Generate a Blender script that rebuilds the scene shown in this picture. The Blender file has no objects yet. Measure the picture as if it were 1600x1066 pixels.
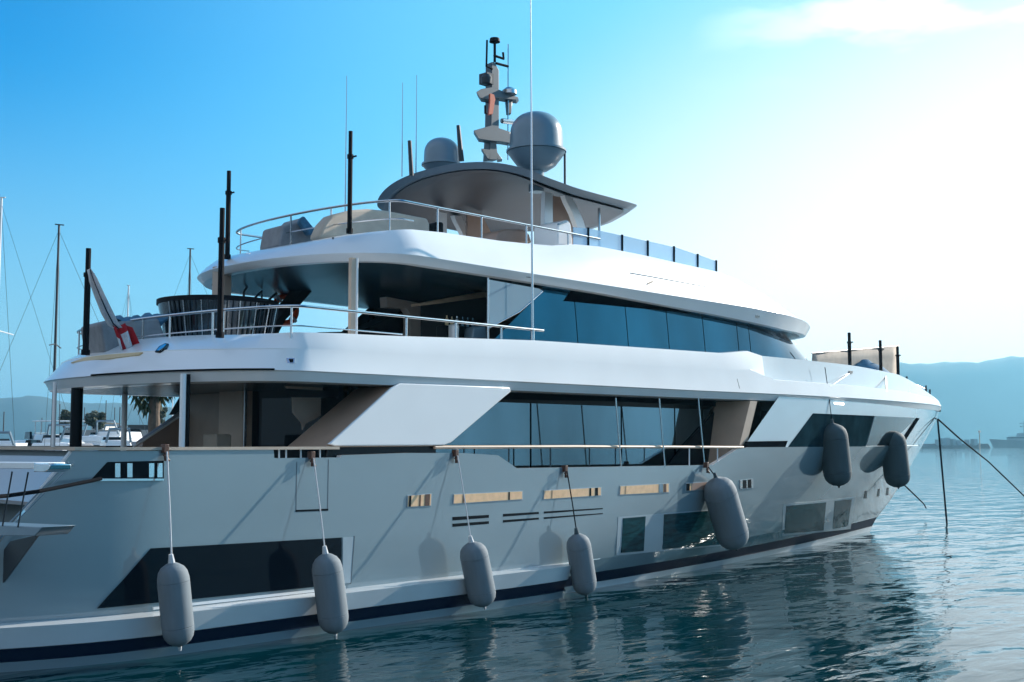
import bpy, math, random
from mathutils import Vector, Matrix
random.seed(7)
R = math.radians
# ------------------------------------------------------------------ camera
F = 1900.0; YAW = R(43); PIT = math.atan(159 / F); CH = 3.37
CAM = Vector((0, 0, CH))
fw = Vector((math.cos(YAW)*math.cos(PIT), math.sin(YAW)*math.cos(PIT), math.sin(PIT)))
rt = Vector((math.sin(YAW), -math.cos(YAW), 0)); up = rt.cross(fw)
sc = bpy.context.scene
cd = bpy.data.cameras.new('camera'); cam = bpy.data.objects.new('camera', cd); sc.collection.objects.link(cam)
cam.location = CAM; cam.rotation_euler = fw.to_track_quat('-Z', 'Y').to_euler()
cd.sensor_width = 36; cd.lens = 36 * F / 1600; cd.clip_start = .1; cd.clip_end = 20000
sc.camera = cam
# ------------------------------------------------------------------ light and sky
SUN_AZ, SUN_EL = -10.0, 24.0          # degrees from +X (the bow) towards +Y
sd = Vector((math.cos(R(SUN_AZ))*math.cos(R(SUN_EL)), math.sin(R(SUN_AZ))*math.cos(R(SUN_EL)), math.sin(R(SUN_EL))))
ld = bpy.data.lights.new('sun', 'SUN'); ld.energy = 5.0; ld.angle = R(.6); ld.color = (1, .92, .82)
sun = bpy.data.objects.new('sun', ld); sc.collection.objects.link(sun)
sun.rotation_euler = (-sd).to_track_quat('-Z', 'Y').to_euler(); sun.location = (0, 0, 60)
w = bpy.data.worlds.new('World'); sc.world = w; w.use_nodes = True
nt = w.node_tree; nt.nodes.clear(); N = nt.nodes.new; LK = nt.links.new
def wmath(op, a, b=None, clamp=False):
    n = N('ShaderNodeMath'); n.operation = op; n.use_clamp = clamp
    for i, v in enumerate((a, b)):
        if v is None: continue
        if isinstance(v, (int, float)): n.inputs[i].default_value = v
        else: LK(v, n.inputs[i])
    return n.outputs[0]
sky = N('ShaderNodeTexSky'); sky.sky_type = 'NISHITA'; sky.sun_disc = False
sky.sun_elevation = R(SUN_EL); sky.sun_rotation = R(90 - SUN_AZ)
sky.altitude = 0; sky.air_density = 1.0; sky.dust_density = 1.6; sky.ozone_density = 3.5
hs = N('ShaderNodeHueSaturation'); hs.inputs['Saturation'].default_value = 1.35
LK(sky.outputs[0], hs.inputs['Color'])
tint = N('ShaderNodeMix'); tint.data_type = 'RGBA'; tint.blend_type = 'MULTIPLY'; tint.inputs['Factor'].default_value = 1
LK(hs.outputs[0], tint.inputs['A']); tint.inputs['B'].default_value = (.0, 1.36, 1.6, 1)
tc = N('ShaderNodeTexCoord')
dot = N('ShaderNodeVectorMath'); dot.operation = 'DOT_PRODUCT'; LK(tc.outputs['Generated'], dot.inputs[0]); dot.inputs[1].default_value = (math.cos(R(-5))*math.cos(R(6)), math.sin(R(-5))*math.cos(R(6)), math.sin(R(6)))      # the bright milky air lies below the sun
glow = N('ShaderNodeMapRange'); glow.interpolation_type = 'SMOOTHSTEP'; sz = N('ShaderNodeSeparateXYZ'); LK(tc.outputs['Generated'], sz.inputs[0]); gsrc = wmath('SUBTRACT', dot.outputs['Value'], wmath('MULTIPLY', wmath('MAXIMUM', wmath('SUBTRACT', sz.outputs['Z'], .12), 0), 1.0)); LK(gsrc, glow.inputs['Value'])
glow.inputs['From Min'].default_value = .46; glow.inputs['From Max'].default_value = .84
nz = N('ShaderNodeTexNoise'); nz.inputs['Scale'].default_value = 6; nz.inputs['Detail'].default_value = 7; nz.inputs['Roughness'].default_value = .55
mp = N('ShaderNodeMapping'); mp.inputs['Scale'].default_value = (1, 1, 3.4); mp.inputs['Location'].default_value = (.52, .31, .2); LK(tc.outputs['Generated'], mp.inputs[0]); LK(mp.outputs[0], nz.inputs['Vector'])
cl = N('ShaderNodeMapRange'); cl.interpolation_type = 'SMOOTHSTEP'; cl.inputs['From Min'].default_value = .47; cl.inputs['From Max'].default_value = .6; LK(nz.outputs[0], cl.inputs['Value'])
sz = N('ShaderNodeSeparateXYZ'); LK(tc.outputs['Generated'], sz.inputs[0])
band = wmath('MULTIPLY', wmath('SUBTRACT', sz.outputs['Z'], .275), 22, True)
clm = wmath('MULTIPLY', wmath('MULTIPLY', wmath('MULTIPLY', cl.outputs[0], .5), band), wmath('MULTIPLY', wmath('SUBTRACT', dot.outputs['Value'], .76), 14, True), True)
low = N('ShaderNodeMapRange'); low.interpolation_type = 'SMOOTHSTEP'; LK(sz.outputs['Z'], low.inputs['Value'])    # pale air towards the horizon
low.inputs['From Min'].default_value = .31; low.inputs['From Max'].default_value = .0; low.inputs['To Min'].default_value = 0; low.inputs['To Max'].default_value = .8
def cmix(fac, a, col_):
    n = N('ShaderNodeMix'); n.data_type = 'RGBA'; LK(fac, n.inputs['Factor']); LK(a, n.inputs['A']); n.inputs['B'].default_value = col_; return n.outputs['Result']
c1 = cmix(low.outputs[0], tint.outputs['Result'], (3.4, 5.3, 7.0, 1))
side = N('ShaderNodeMapRange'); side.interpolation_type = 'SMOOTHSTEP'; LK(dot.outputs['Value'], side.inputs['Value'])
side.inputs['From Min'].default_value = .30; side.inputs['From Max'].default_value = .82; side.inputs['To Max'].default_value = .9
c1b = cmix(side.outputs[0], c1, (1.9, 6.0, 8.9, 1))
c2 = cmix(glow.outputs[0], c1b, (9.4, 9.8, 10.0, 1))
back = N('ShaderNodeMapRange'); back.interpolation_type = 'SMOOTHSTEP'; LK(dot.outputs['Value'], back.inputs['Value'])      # pale fill added to the unseen sky behind the camera, lifts stern and whites
back.inputs['From Min'].default_value = .22; back.inputs['From Max'].default_value = -.5; back.inputs['To Min'].default_value = 0; back.inputs['To Max'].default_value = .8
c2 = cmix(back.outputs[0], c2, (5.4, 6.0, 6.6, 1))
c3 = cmix(clm, c2, (13, 13.3, 13.6, 1))
bg = N('ShaderNodeBackground'); LK(c3, bg.inputs['Color']); bg.inputs['Strength'].default_value = .087
wo = N('ShaderNodeOutputWorld'); LK(bg.outputs[0], wo.inputs['Surface'])
sc.view_settings.view_transform = 'Standard'; sc.view_settings.look = 'None'
sc.view_settings.exposure = 0.6; sc.view_settings.gamma = 1
sc.cycles.max_bounces = 10; sc.cycles.transparent_max_bounces = 12
try: sc.cycles.sample_clamp_indirect = 6
except Exception: pass

# ------------------------------------------------------------------ materials
MATS = {}
def mat(name, col, rough=.5, metal=0, ior=1.45, coat=0, trans=0, alpha=1, emit=None, bump=0, bscale=20, vary=0, vscale=3, stretch=(1, 1, 1), spec=.5):
    m = bpy.data.materials.new(name); m.use_nodes = True; t = m.node_tree; b = t.nodes['Principled BSDF']
    b.inputs['Base Color'].default_value = (*col, 1); b.inputs['Roughness'].default_value = rough
    b.inputs['Metallic'].default_value = metal; b.inputs['IOR'].default_value = ior
    b.inputs['Coat Weight'].default_value = coat; b.inputs['Coat Roughness'].default_value = .04
    b.inputs['Transmission Weight'].default_value = trans; b.inputs['Alpha'].default_value = alpha
    b.inputs['Specular IOR Level'].default_value = spec
    if bump or vary:
        c = t.nodes.new('ShaderNodeTexCoord'); mpn = t.nodes.new('ShaderNodeMapping'); mpn.inputs['Scale'].default_value = stretch
        t.links.new(c.outputs['Object'], mpn.inputs[0])
    if bump:
        n = t.nodes.new('ShaderNodeTexNoise'); n.inputs['Scale'].default_value = bscale; n.inputs['Detail'].default_value = 5
        t.links.new(mpn.outputs[0], n.inputs['Vector'])
        bn = t.nodes.new('ShaderNodeBump'); bn.inputs['Strength'].default_value = bump; bn.inputs['Distance'].default_value = .02
        t.links.new(n.outputs[0], bn.inputs['Height']); t.links.new(bn.outputs[0], b.inputs['Normal'])
    if vary:
        n = t.nodes.new('ShaderNodeTexNoise'); n.inputs['Scale'].default_value = vscale; n.inputs['Detail'].default_value = 6
        t.links.new(mpn.outputs[0], n.inputs['Vector'])
        r = t.nodes.new('ShaderNodeMapRange'); r.inputs['From Min'].default_value = .3; r.inputs['From Max'].default_value = .7
        r.inputs['To Min'].default_value = 1 - vary; r.inputs['To Max'].default_value = 1 + vary
        t.links.new(n.outputs[0], r.inputs['Value'])
        h = t.nodes.new('ShaderNodeHueSaturation'); h.inputs['Color'].default_value = (*col, 1)
        t.links.new(r.outputs[0], h.inputs['Value']); t.links.new(h.outputs[0], b.inputs['Base Color'])
    if emit: b.inputs['Emission Color'].default_value = (*emit[0], 1); b.inputs['Emission Strength'].default_value = emit[1]
    MATS[name] = m; return m
mat('hull_paint', (.20, .265, .295), .10, coat=1, ior=1.6, vary=.05, vscale=.5, bump=.05, bscale=.6, stretch=(.5, 1, 1.6))
mat('white_paint', (.86, .87, .87), .25, coat=.35, vary=.03, vscale=.9)
mat('navy_paint', (.006, .016, .036), .5, spec=.05)
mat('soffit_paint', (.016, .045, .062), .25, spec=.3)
mat('bow_paint', (.46, .53, .57), .10, coat=1, vary=.03, vscale=.7)
mat('hardtop_paint', (.17, .215, .255), .3, coat=.2, vary=.05)
mat('dark_glass', (.002, .005, .010), .03, ior=1.3, spec=.35, bump=.015, bscale=.7)
mat('blue_glass', (.010, .085, .15), .03, metal=1, ior=1.5, spec=.2, bump=.03, bscale=.5, vary=.3, vscale=.45, stretch=(1, 1, .5))
mat('teal_glass', (.075, .13, .165), .03, metal=1, ior=1.5, spec=.2, bump=.04, bscale=.6, vary=.25, vscale=.5, stretch=(1, 1, .4))
mat('black_gloss', (.005, .007, .010), .3, spec=.1)
mat('bow_glass', (.010, .028, .038), .2, spec=0, vary=.5, vscale=1.2)
mat('black_flat', (.006, .008, .011), .5, spec=0)
mat('bow_glass_bright', (.10, .14, .16), .06, metal=1, bump=.3, bscale=2)
mat('mast_paint', (.05, .09, .12), .4, vary=.08)
mat('shelf_paint', (.58, .62, .64), .2, coat=.4, vary=.05, vscale=1.2)
mat('reflection_black', (.005, .007, .011), .3, spec=0)  # black for the painted reflections of the overhangs in the glass
mat('bar_glass', (.10, .115, .13), .12, metal=1, bump=.15, bscale=3)
mat('sea_glass', (.006, .045, .055), .03, ior=1.3, spec=.25, vary=.5, vscale=3, stretch=(1, 1, 5))
mat('black_matte', (.010, .011, .014), .6, spec=.08, vary=.2, vscale=6)
mat('chrome', (.75, .75, .76), .12, metal=1)
mat('steel', (.55, .56, .58), .25, metal=1)
mat('teak', (.42, .28, .17), .45, vary=.25, vscale=4, stretch=(1, 12, 12))
mat('port_cream', (.88, .56, .32), .4, vary=.1, vscale=8)
mat('surround_paint', (.33, .40, .44), .2, coat=.3)
mat('beige_lining', (.60, .45, .34), .4, vary=.06)
mat('grey_lining', (.48, .38, .31), .5, vary=.06)
mat('ceiling_grey', (.075, .075, .085), .4)
mat('brown_warm', (.50, .34, .25), .45, vary=.06)
mat('brown_lining', (.36, .25, .20), .45, vary=.08)
mat('grey_paint', (.17, .25, .31), .3, coat=.2, vary=.05)
mat('dark_metal', (.035, .045, .055), .4, metal=.3)
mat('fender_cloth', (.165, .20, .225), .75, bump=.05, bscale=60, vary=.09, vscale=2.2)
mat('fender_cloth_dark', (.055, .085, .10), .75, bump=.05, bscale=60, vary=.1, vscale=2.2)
mat('rope_white', (.62, .63, .64), .8, bump=.4, bscale=150)
mat('rope_dark', (.012, .013, .016), .9, spec=.05, bump=.4, bscale=150)
mat('clamp_brown', (.10, .045, .03), .5, vary=.4, vscale=60)
mat('canvas_beige', (.50, .42, .34), .85, bump=.3, bscale=60, vary=.1, vscale=4)
mat('canvas_grey', (.27, .27, .28), .85, bump=.4, bscale=30, vary=.15, vscale=5)
mat('canvas_blue', (.06, .17, .27), .8, bump=.5, bscale=20, vary=.3, vscale=6)
mat('orange', (.62, .08, .02), .5)
mat('red_cloth', (.42, .01, .02), .8)
mat('white_cloth', (.62, .63, .65), .85, vary=.2, vscale=9, stretch=(6, 6, 1))
mat('gold', (.66, .50, .27), .4)
mat('deck_teak', (.30, .22, .15), .6, vary=.2, vscale=3, stretch=(1, 14, 1))
mat('clear_blue', (.30, .60, .85), .03, ior=1.5, alpha=.55, spec=.6)
mat('clear_grey', (.22, .36, .45), .04, ior=1.6, alpha=.8, spec=.7)
mat('lamp', (.9, .9, .85), .3, emit=((1, .97, .9), 3))
def M(n): return MATS[n]

# ------------------------------------------------------------------ mesh builder
col = sc.collection
SPLIT = {'aft_wing', 'saloon_wall', 'saloon_window', 'wing_base_glass', 'side_deck_bulkhead', 'bow_side', 'bulwark_lining', 'capping_rail', 'stair_trim', 'hardtop_post', 'hardtop_strut', 'arch_panel',
         'mast_antenna', 'stair_handrail', 'stays', 'harbour_gear', 'wing_lining', 'wheelhouse_glass', 'fender_eye', 'mast_bracket'}
def split_islands(me, name, parent, loc, bevel, solid):
    import bmesh
    bm = bmesh.new(); bm.from_mesh(me); bm.faces.ensure_lookup_table(); seen = set(); groups = []
    for f in bm.faces:
        if f.index in seen: continue
        st_ = [f]; seen.add(f.index); g = []
        while st_:
            a = st_.pop(); g.append(a.index)
            for v in a.verts:
                for q in v.link_faces:
                    if q.index not in seen: seen.add(q.index); st_.append(q)
        groups.append(set(g))
    bm.free(); out = []
    for g in groups:
        m2 = me.copy()
        if len(groups) > 1:
            b2 = bmesh.new(); b2.from_mesh(m2); b2.faces.ensure_lookup_table()
            bmesh.ops.delete(b2, geom=[f for f in b2.faces if f.index not in g], context='FACES'); b2.to_mesh(m2); b2.free()
        o = bpy.data.objects.new(name, m2); col.objects.link(o)
        if parent is not None: o.parent = parent
        elif loc is not None: o.location = loc
        if bevel:
            md = o.modifiers.new('bevel', 'BEVEL'); md.width = bevel; md.segments = 2; md.limit_method = 'ANGLE'; md.angle_limit = R(40)
        out.append(o)
    return out[0]
class MB:
    def __init__(s): s.v = []; s.f = []; s.m = []; s.mi = 0
    def add(s, vs, fs, mi=None):
        o = len(s.v); s.v += [Vector(p) for p in vs]; s.f += [[i+o for i in f] for f in fs]; s.m += [s.mi if mi is None else mi]*len(fs); return s
    def box(s, c, size, rz=0, taper=1, rot=None):
        c = Vector(c); a, b, h = [k/2 for k in size]; vs = []
        m = rot if rot else Matrix.Rotation(rz, 3, 'Z')
        for dz in (-1, 1):
            t = taper if dz > 0 else 1
            for dx, dy in ((-1, -1), (1, -1), (1, 1), (-1, 1)): vs.append(c + m @ Vector((dx*a*t, dy*b*t, dz*h)))
        return s.add(vs, [(3, 2, 1, 0), (4, 5, 6, 7), (0, 1, 5, 4), (1, 2, 6, 5), (2, 3, 7, 6), (3, 0, 4, 7)])
    def prism(s, poly, ext):
        n = len(poly); ext = Vector(ext); vs = [Vector(p) for p in poly] + [Vector(p)+ext for p in poly]
        fs = [list(range(n)), list(range(2*n-1, n-1, -1))] + [(i, (i+1) % n, n+(i+1) % n, n+i) for i in range(n)]
        return s.add(vs, fs)
    def tube(s, pts, r, n=8, caps=True, r2=None):
        pts = [Vector(p) for p in pts]; K = len(pts); vs = []; fs = []
        prev = None
        for i, p in enumerate(pts):
            t = (pts[min(i+1, K-1)] - pts[max(i-1, 0)]).normalized()
            if prev is None:
                a = t.orthogonal().normalized() if abs(t.z) > .99 else t.cross(Vector((0, 0, 1))).normalized()
            else:
                a = (prev - t*prev.dot(t)).normalized()
            prev = a; b = t.cross(a); rr = r if r2 is None else r + (r2-r)*i/(K-1)
            for k in range(n):
                an = 2*math.pi*k/n; vs.append(p + a*math.cos(an)*rr + b*math.sin(an)*rr)
        for i in range(K-1):
            for k in range(n): fs.append((i*n+k, i*n+(k+1) % n, (i+1)*n+(k+1) % n, (i+1)*n+k))
        if caps: fs += [list(range(n))[::-1], [(K-1)*n+k for k in range(n)]]
        return s.add(vs, fs)
    def grid(s, rows, closed=False, mis=None):
        h = len(rows); wd = len(rows[0]); vs = [p for r in rows for p in r]; 
        o = len(s.v); s.v += [Vector(p) for p in vs]
        for i in range(h-1):
            for j in range(wd if closed else wd-1):
                k = (j+1) % wd
                s.f.append([o+i*wd+j, o+i*wd+k, o+(i+1)*wd+k, o+(i+1)*wd+j]); s.m.append(mis[i] if mis else s.mi)
        return s
    def lathe(s, prof, c=(0, 0, 0), n=24, sx=1, sy=1):
        c = Vector(c); rows = [[c + Vector((r*math.cos(2*math.pi*k/n)*sx, r*math.sin(2*math.pi*k/n)*sy, z)) for k in range(n)] for r, z in prof]
        return s.grid(rows, closed=True)
    def build(s, name, m, parent=None, ang=32, bevel=0, loc=None, solid=0, recalc=True):
        me = bpy.data.meshes.new(name)
        off = Vector((0, 0, 0))
        if parent is not None:
            q = parent
            while q is not None: off += q.location; q = q.parent
        elif loc is not None: off = Vector(loc)
        # nested children sit at the origin of their parent
        me.from_pydata([p-off for p in s.v], [], s.f)
        ms = m if isinstance(m, (list, tuple)) else [m]
        for x in ms: me.materials.append(M(x) if isinstance(x, str) else x)
        for p, mi in zip(me.polygons, s.m): p.material_index = min(mi, len(ms)-1)
        if recalc:
            import bmesh
            bm = bmesh.new(); bm.from_mesh(me); bmesh.ops.remove_doubles(bm, verts=bm.verts, dist=1e-5)
            bmesh.ops.recalc_face_normals(bm, faces=bm.faces); bm.to_mesh(me); bm.free()
        me.shade_smooth(); me.set_sharp_from_angle(angle=R(ang))
        if name in SPLIT: return split_islands(me, name, parent, loc, bevel, solid)
        o = bpy.data.objects.new(name, me); col.objects.link(o)
        if parent is not None: o.parent = parent
        elif loc is not None: o.location = loc
        if solid: md = o.modifiers.new('solid', 'SOLIDIFY'); md.thickness = solid; md.offset = -1
        if bevel:
            md = o.modifiers.new('bevel', 'BEVEL'); md.width = bevel; md.segments = 2; md.limit_method = 'ANGLE'; md.angle_limit = R(40)
        return o
def tag(o, label=None, cat=None, group=None, kind=None):
    if label: o['label'] = label
    if cat: o['category'] = cat
    if group: o['group'] = group
    if kind: o['kind'] = kind
    return o
def thing(name, label, cat, loc, group=None):
    o = bpy.data.objects.new(name, None); o.empty_display_size = .3; col.objects.link(o); o.location = loc
    return tag(o, label, cat, group)
def ray(px, py): return fw + rt*((px-800)/F) + up*((533-py)/F)
def P(px, py, y=None, x=None, z=None):
    d = ray(px, py)
    t = y/d.y if y is not None else (x/d.x if x is not None else (z-CH)/d.z)
    return CAM + d*t
def D(px, py, dist):                       # a point at a given distance ahead of the camera
    d = ray(px, py); h = d.x*math.cos(YAW)+d.y*math.sin(YAW); return CAM + d*(dist/h)
def interp(x, tab):
    if x <= tab[0][0]: return tab[0][1]
    for (a, u), (b, v) in zip(tab, tab[1:]):
        if x <= b: return u + (v-u)*(x-a)/(b-a)
    return tab[-1][1]
def sm(t): t = max(0, min(1, t)); return t*t*(3-2*t)

# ------------------------------------------------------------------ sea
wm = bpy.data.materials.new('sea_water'); wm.use_nodes = True; t = wm.node_tree; b = t.nodes['Principled BSDF']
b.inputs['Base Color'].default_value = (.0, .024, .031, 1); b.inputs['Roughness'].default_value = .03; b.inputs['IOR'].default_value = 1.3; b.inputs['Specular Tint'].default_value = (.5, .82, 1, 1)
tcn = t.nodes.new('ShaderNodeTexCoord')
def noise(scale, det, st, rz, dist):
    m_ = t.nodes.new('ShaderNodeMapping'); m_.inputs['Scale'].default_value = st; m_.inputs['Rotation'].default_value = (0, 0, R(rz))
    t.links.new(tcn.outputs['Object'], m_.inputs[0]); n = t.nodes.new('ShaderNodeTexNoise'); n.inputs['Scale'].default_value = scale
    n.inputs['Detail'].default_value = det; n.inputs['Distortion'].default_value = dist; t.links.new(m_.outputs[0], n.inputs['Vector']); return n.outputs[0]
n1 = noise(.33, 2, (1, 2.1, 1), 47, .35); n2 = noise(1.15, 2, (1, 2.4, 1), 40, .5); n3 = noise(6, 2, (1, 2, 1), 55, .3)
def mth(op, a, c):
    n = t.nodes.new('ShaderNodeMath'); n.operation = op
    for i, v in enumerate((a, c)):
        if isinstance(v, (int, float)): n.inputs[i].default_value = v
        else: t.links.new(v, n.inputs[i])
    return n.outputs[0]
hgt = mth('ADD', mth('ADD', mth('MULTIPLY', n1, .75), mth('MULTIPLY', n2, .15)), mth('MULTIPLY', n3, .005))
bn = t.nodes.new('ShaderNodeBump'); bn.inputs['Strength'].default_value = 1; bn.inputs['Distance'].default_value = .14
t.links.new(hgt, bn.inputs['Height']); t.links.new(bn.outputs[0], b.inputs['Normal'])
mb = MB(); mb.grid([[(-8000+1000*i, -8000+1000*j, 0) for i in range(20)] for j in range(20)])
tag(mb.build('water', wm, recalc=False), kind='structure')

# ------------------------------------------------------------------ yacht
CY = 22.0
yacht = thing('yacht', 'large white three-deck motor yacht with dark glass moored alongside', 'yacht', (28, CY, 0))
STEM = [(-1, 42.8), (0, 43.6), (.5, 44.25), (1.16, 45.5), (1.64, 46.2), (2.54, 47.4), (3.26, 48.45), (4.34, 49.9), (4.86, 50.3), (5.6, 50.6)]
def stem(z): return interp(z, STEM)
def xaft(z): return interp(z, [(-1, 6.2), (0, 6.6), (.6, 7.0), (1.6, 8.05), (2.6, 8.75), (3.4, 9.3)])
def hb(x, z):
    xs = stem(z); k = max(0, min(1, z/3.3)); p = 1.55+.75*k; x0 = 18+7*k; B = 4.15+.2*max(0, min(1, z/.8))
    if z > 3.3: p += .15*(z-3.3)/1.6; x0 += 1*(z-3.3)/1.6
    t_ = max(0, min(1, (x-x0)/(xs-x0))); h = B*(1-t_**p)
    q = max(0, (10.8-x)/3.0); return max(.02, h - .75*q*q)
def ys(x, z): return CY - hb(x, z)                 # starboard side surface
def S(px, py, off=0.0, fn=ys):
    d = ray(px, py); lo, hi = 10/d.y, 22.0/d.y
    for _ in range(44):
        m_ = (lo+hi)/2; p = CAM+d*m_
        if p.x > stem(p.z)-.02 or p.y > fn(p.x, p.z)-off: hi = m_
        else: lo = m_
    return CAM + d*((lo+hi)/2)
ZTOP = [(9.0, 3.24), (12.8, 3.26), (12.82, 3.10), (14.3, 3.10), (14.32, 3.14), (16.9, 3.19), (18.5, 3.11), (19.08, 2.83), (26.55, 2.80), (27.7, 3.2), (28.3, 3.25), (60, 3.25)]
cols = [('a', i/7) for i in range(7)] + [('m', x) for x in (11, 11.8, 12.8, 12.82, 14.3, 14.32, 16, 17.5, 18.5, 19.08, 20, 20.5, 20.85, 22, 23.5, 25, 26.55, 27.1, 27.7, 28.3, 30, 32, 34, 36, 38, 40)] + [('f', i/18) for i in range(19)]
def colx(c, z):
    k, v = c
    return xaft(z)+(11-xaft(z))*v if k == 'a' else (v if k == 'm' else 40+(stem(z)-40)*v)
def lin(a, c): return lambda x: interp(x, [(8, a), (44, c)])
RZ = [lambda x: -.9, lambda x: 0, lin(.145, .18), lin(.15, .19), lin(.33, .50), lin(.34, .51), lin(.655, .80), lin(.675, .82), lambda x: 1.2, lambda x: 1.8, lambda x: 2.35]
NT = 3
rowm = [1, 0, 1, 1, 0, 0, 0, 0, 0, 0, 0, 0, 0]
hm = MB()
for sgn in (-1, 1):
    rows = []
    for ri in range(len(RZ)+NT):
        row = []
        for c in cols:
            xg = c[1] if c[0] == 'm' else (9 if c[0] == 'a' else 44)
            if ri < len(RZ): z = RZ[ri](xg)
            else:
                zt = interp(xg, ZTOP); z = 2.35+(zt-2.35)*(ri-len(RZ)+1)/NT
            x = colx(c, z); h = hb(x, max(z, 0) if z > 0 else z)
            if ri in (0, 1, 2, 3, 4, 5, 6): h += .42*(1-sm((x-20.35)/.6)) - (.02 if ri in (3, 4) else 0) + (.05*(1-sm((x-20.3)/.6)) if ri in (1, 2) else 0)
            row.append((x, CY+sgn*h, z))
        rows.append(row)
    hm.grid(rows, mis=rowm)
hull_o = hm.build('hull', ['hull_paint', 'navy_paint', 'shelf_paint'], yacht, ang=28)
for p_ in hull_o.data.polygons:                     # white chine all along, white side shelf on the after half
    c_ = p_.center
    if p_.material_index == 0 and c_.z < .13 and c_.z > 0 and c_.x > -6: p_.material_index = 2
    if p_.material_index == 0 and c_.z < .86 and c_.x < -7.2 and c_.z > .3 and not (c_.z > .75): p_.material_index = 2
# upper bow side, from the ledge at rail height up to the deck edge above
bm_ = MB(); ZB = [3.25, 3.55, 3.9, 4.25, 4.5, 4.66]
for sgn in (-1, 1):
    rows = []
    for k, z in enumerate(ZB):
        xa = 28.1 + (z-3.25)*1.35; row = []
        for i in range(36):
            u = i/35; x = xa+(stem(z)-xa)*u; row.append((x, CY+sgn*max(.01, hb(x, z)-.05), z))
        rows.append(row)
    bm_.grid(rows)
bm_.build('bow_side', 'bow_paint', yacht, ang=40)
# inner faces, decks
def halfpath(fn, inset=0): return fn
d_ = MB(); xs_ = [8.8+i*.98 for i in range(40)]
rows = [[(x, CY-hb(x, 2.4)+.06, 2.4) for x in xs_], [(x, CY+hb(x, 2.4)-.06, 2.4) for x in xs_]]
d_.grid(rows); d_.build('main_deck', 'deck_teak', yacht)
# bulwark inner lining gives the hull side thickness
il = MB()
for sgn in (-1, 1):
    rows = []
    for k in (0, 1):
        row = []
        for c in cols[:-4]:
            xg = c[1] if c[0] == 'm' else (9 if c[0] == 'a' else 44); zt = interp(xg, ZTOP); z = 2.35 if k == 0 else zt
            x = colx(c, z); row.append((x, CY+sgn*(hb(x, z)-.14), z))
        rows.append(row)
    rows.append([(p[0], p[1]+sgn*.14, p[2]+.001) for p in rows[1]])
    il.grid(rows)
il.build('bulwark_lining', 'white_paint', yacht)
# transom: curved wall between the quarters with a capping
tr = MB(); ZZ = [-.9, 0, .62, 1.2, 1.8, 2.4, 3.0, 3.24]; rows = []
for z in ZZ:
    row = []
    for k in range(25):
        v = -1+2*k/24; h = hb(xaft(z), z)-.35; dx = .55+.25*(1-v*v)
        if z < .65: dx = -.9*(1-v**4)
        row.append((xaft(z)+dx, CY+v*h, z))
    rows.append(row)
tr.grid(rows)
qr = []
for sgn in (-1, 1):
    tr.grid([[(xaft(z), CY+sgn*hb(xaft(z), z), z), (xaft(z)+.06, CY+sgn*(hb(xaft(z), z)-.22), z), (xaft(z)+.55, CY+sgn*(hb(xaft(z), z)-.35), z)] for z in ZZ])
tr.build('transom', 'hull_paint', yacht, ang=40)
cp = MB()
def cap(x0, x1, zc, n=10, wd=.2, hgt_=.05, fn=hb, inset=-.03):
    for sgn in (-1, 1):
        rr = []
        for i in range(n+1):
            x = x0+(x1-x0)*i/n; h = fn(x, 3.2); z = zc(x) if callable(zc) else zc
            rr.append([(x, CY+sgn*(h-inset), z), (x, CY+sgn*(h-inset), z+hgt_), (x, CY+sgn*(h-wd), z+hgt_), (x, CY+sgn*(h-wd), z)])
        cp.grid([list(r) for r in rr], closed=True)
        for r in (rr[0], rr[-1]): cp.add(r, [(0, 1, 2, 3)])
cap(9.2, 14.25, 3.25, 14)
row0 = [(xaft(3.3)+.40+.25*(1-(-1+2*k/16)**2), CY+(-1+2*k/16)*3.8, 3.25) for k in range(17)]
cp.grid([row0, [(a, b_, c+.05) for a, b_, c in row0], [(a+.3, b_, c+.05) for a, b_, c in row0], [(a+.3, b_, c) for a, b_, c in row0]])
cp.build('capping_rail', 'canvas_beige', yacht)

# ---- swept deck edges (bulwark bands)
def sweep(path, rings, name, m, caps='both', parent=yacht, ang=30, mis=None):
    """path: half plan from the aft centre to the bow centre (x, y<=CY); rings(i, x) -> list of (inset, z)"""
    n = len(path); nr = []
    for i in range(n):
        a = Vector(path[max(0, i-1)]); c = Vector(path[min(n-1, i+1)]); tg = (c-a).normalized()
        nr.append(Vector((-tg.y, tg.x)))          # inward
    nr[0] = Vector((1, 0)); nr[-1] = Vector((-1, 0))
    R_ = [rings(i, path[i][0]) for i in range(n)]; nrg = len(R_[0]); mbx = MB(); rows = []
    half = []
    for k in range(nrg):
        r_ = []
        for i in range(n):
            q = Vector(path[i]) + nr[i]*R_[i][k][0]; r_.append(Vector((q.x, min(q.y, CY), R_[i][k][1])))
        half.append(r_)
    loops = [h + [Vector((p.x, 2*CY-p.y, p.z)) for p in h[-2:0:-1]] for h in half]
    mbx.grid(loops, closed=True, mis=mis)
    for which, h in (('top', half[-1]), ('bottom', half[0])):
        if caps in ('both', which):
            mbx.grid([h, [Vector((p.x, 2*CY-p.y, p.z)) for p in h]])
    return mbx.build(name, m, parent, ang=ang), half
def plan(x0, a, b, xs0, xe, p, n1=18, n2=34, b2=None):
    pts = []
    for i in range(n1+1):
        th = math.pi/2*i/n1; pts.append((x0-a*math.cos(th), CY-b*math.sin(th)**.9 if i else CY))
    pts[0] = (x0-a, CY)
    nm = 14
    for i in range(1, nm+1): pts.append((x0+(xs0-x0)*i/nm, CY-b))
    for i in range(1, n2+1):
        u = i/n2; t_ = 1-(1-u)**1.8; pts.append((xs0+(xe-xs0)*t_, CY-b*(1-t_**p)))
    pts[-1] = (xe, CY)
    return pts
plan2 = plan(13.65, 2.0, 4.35, 26, 50.45, 2.45)
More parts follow.
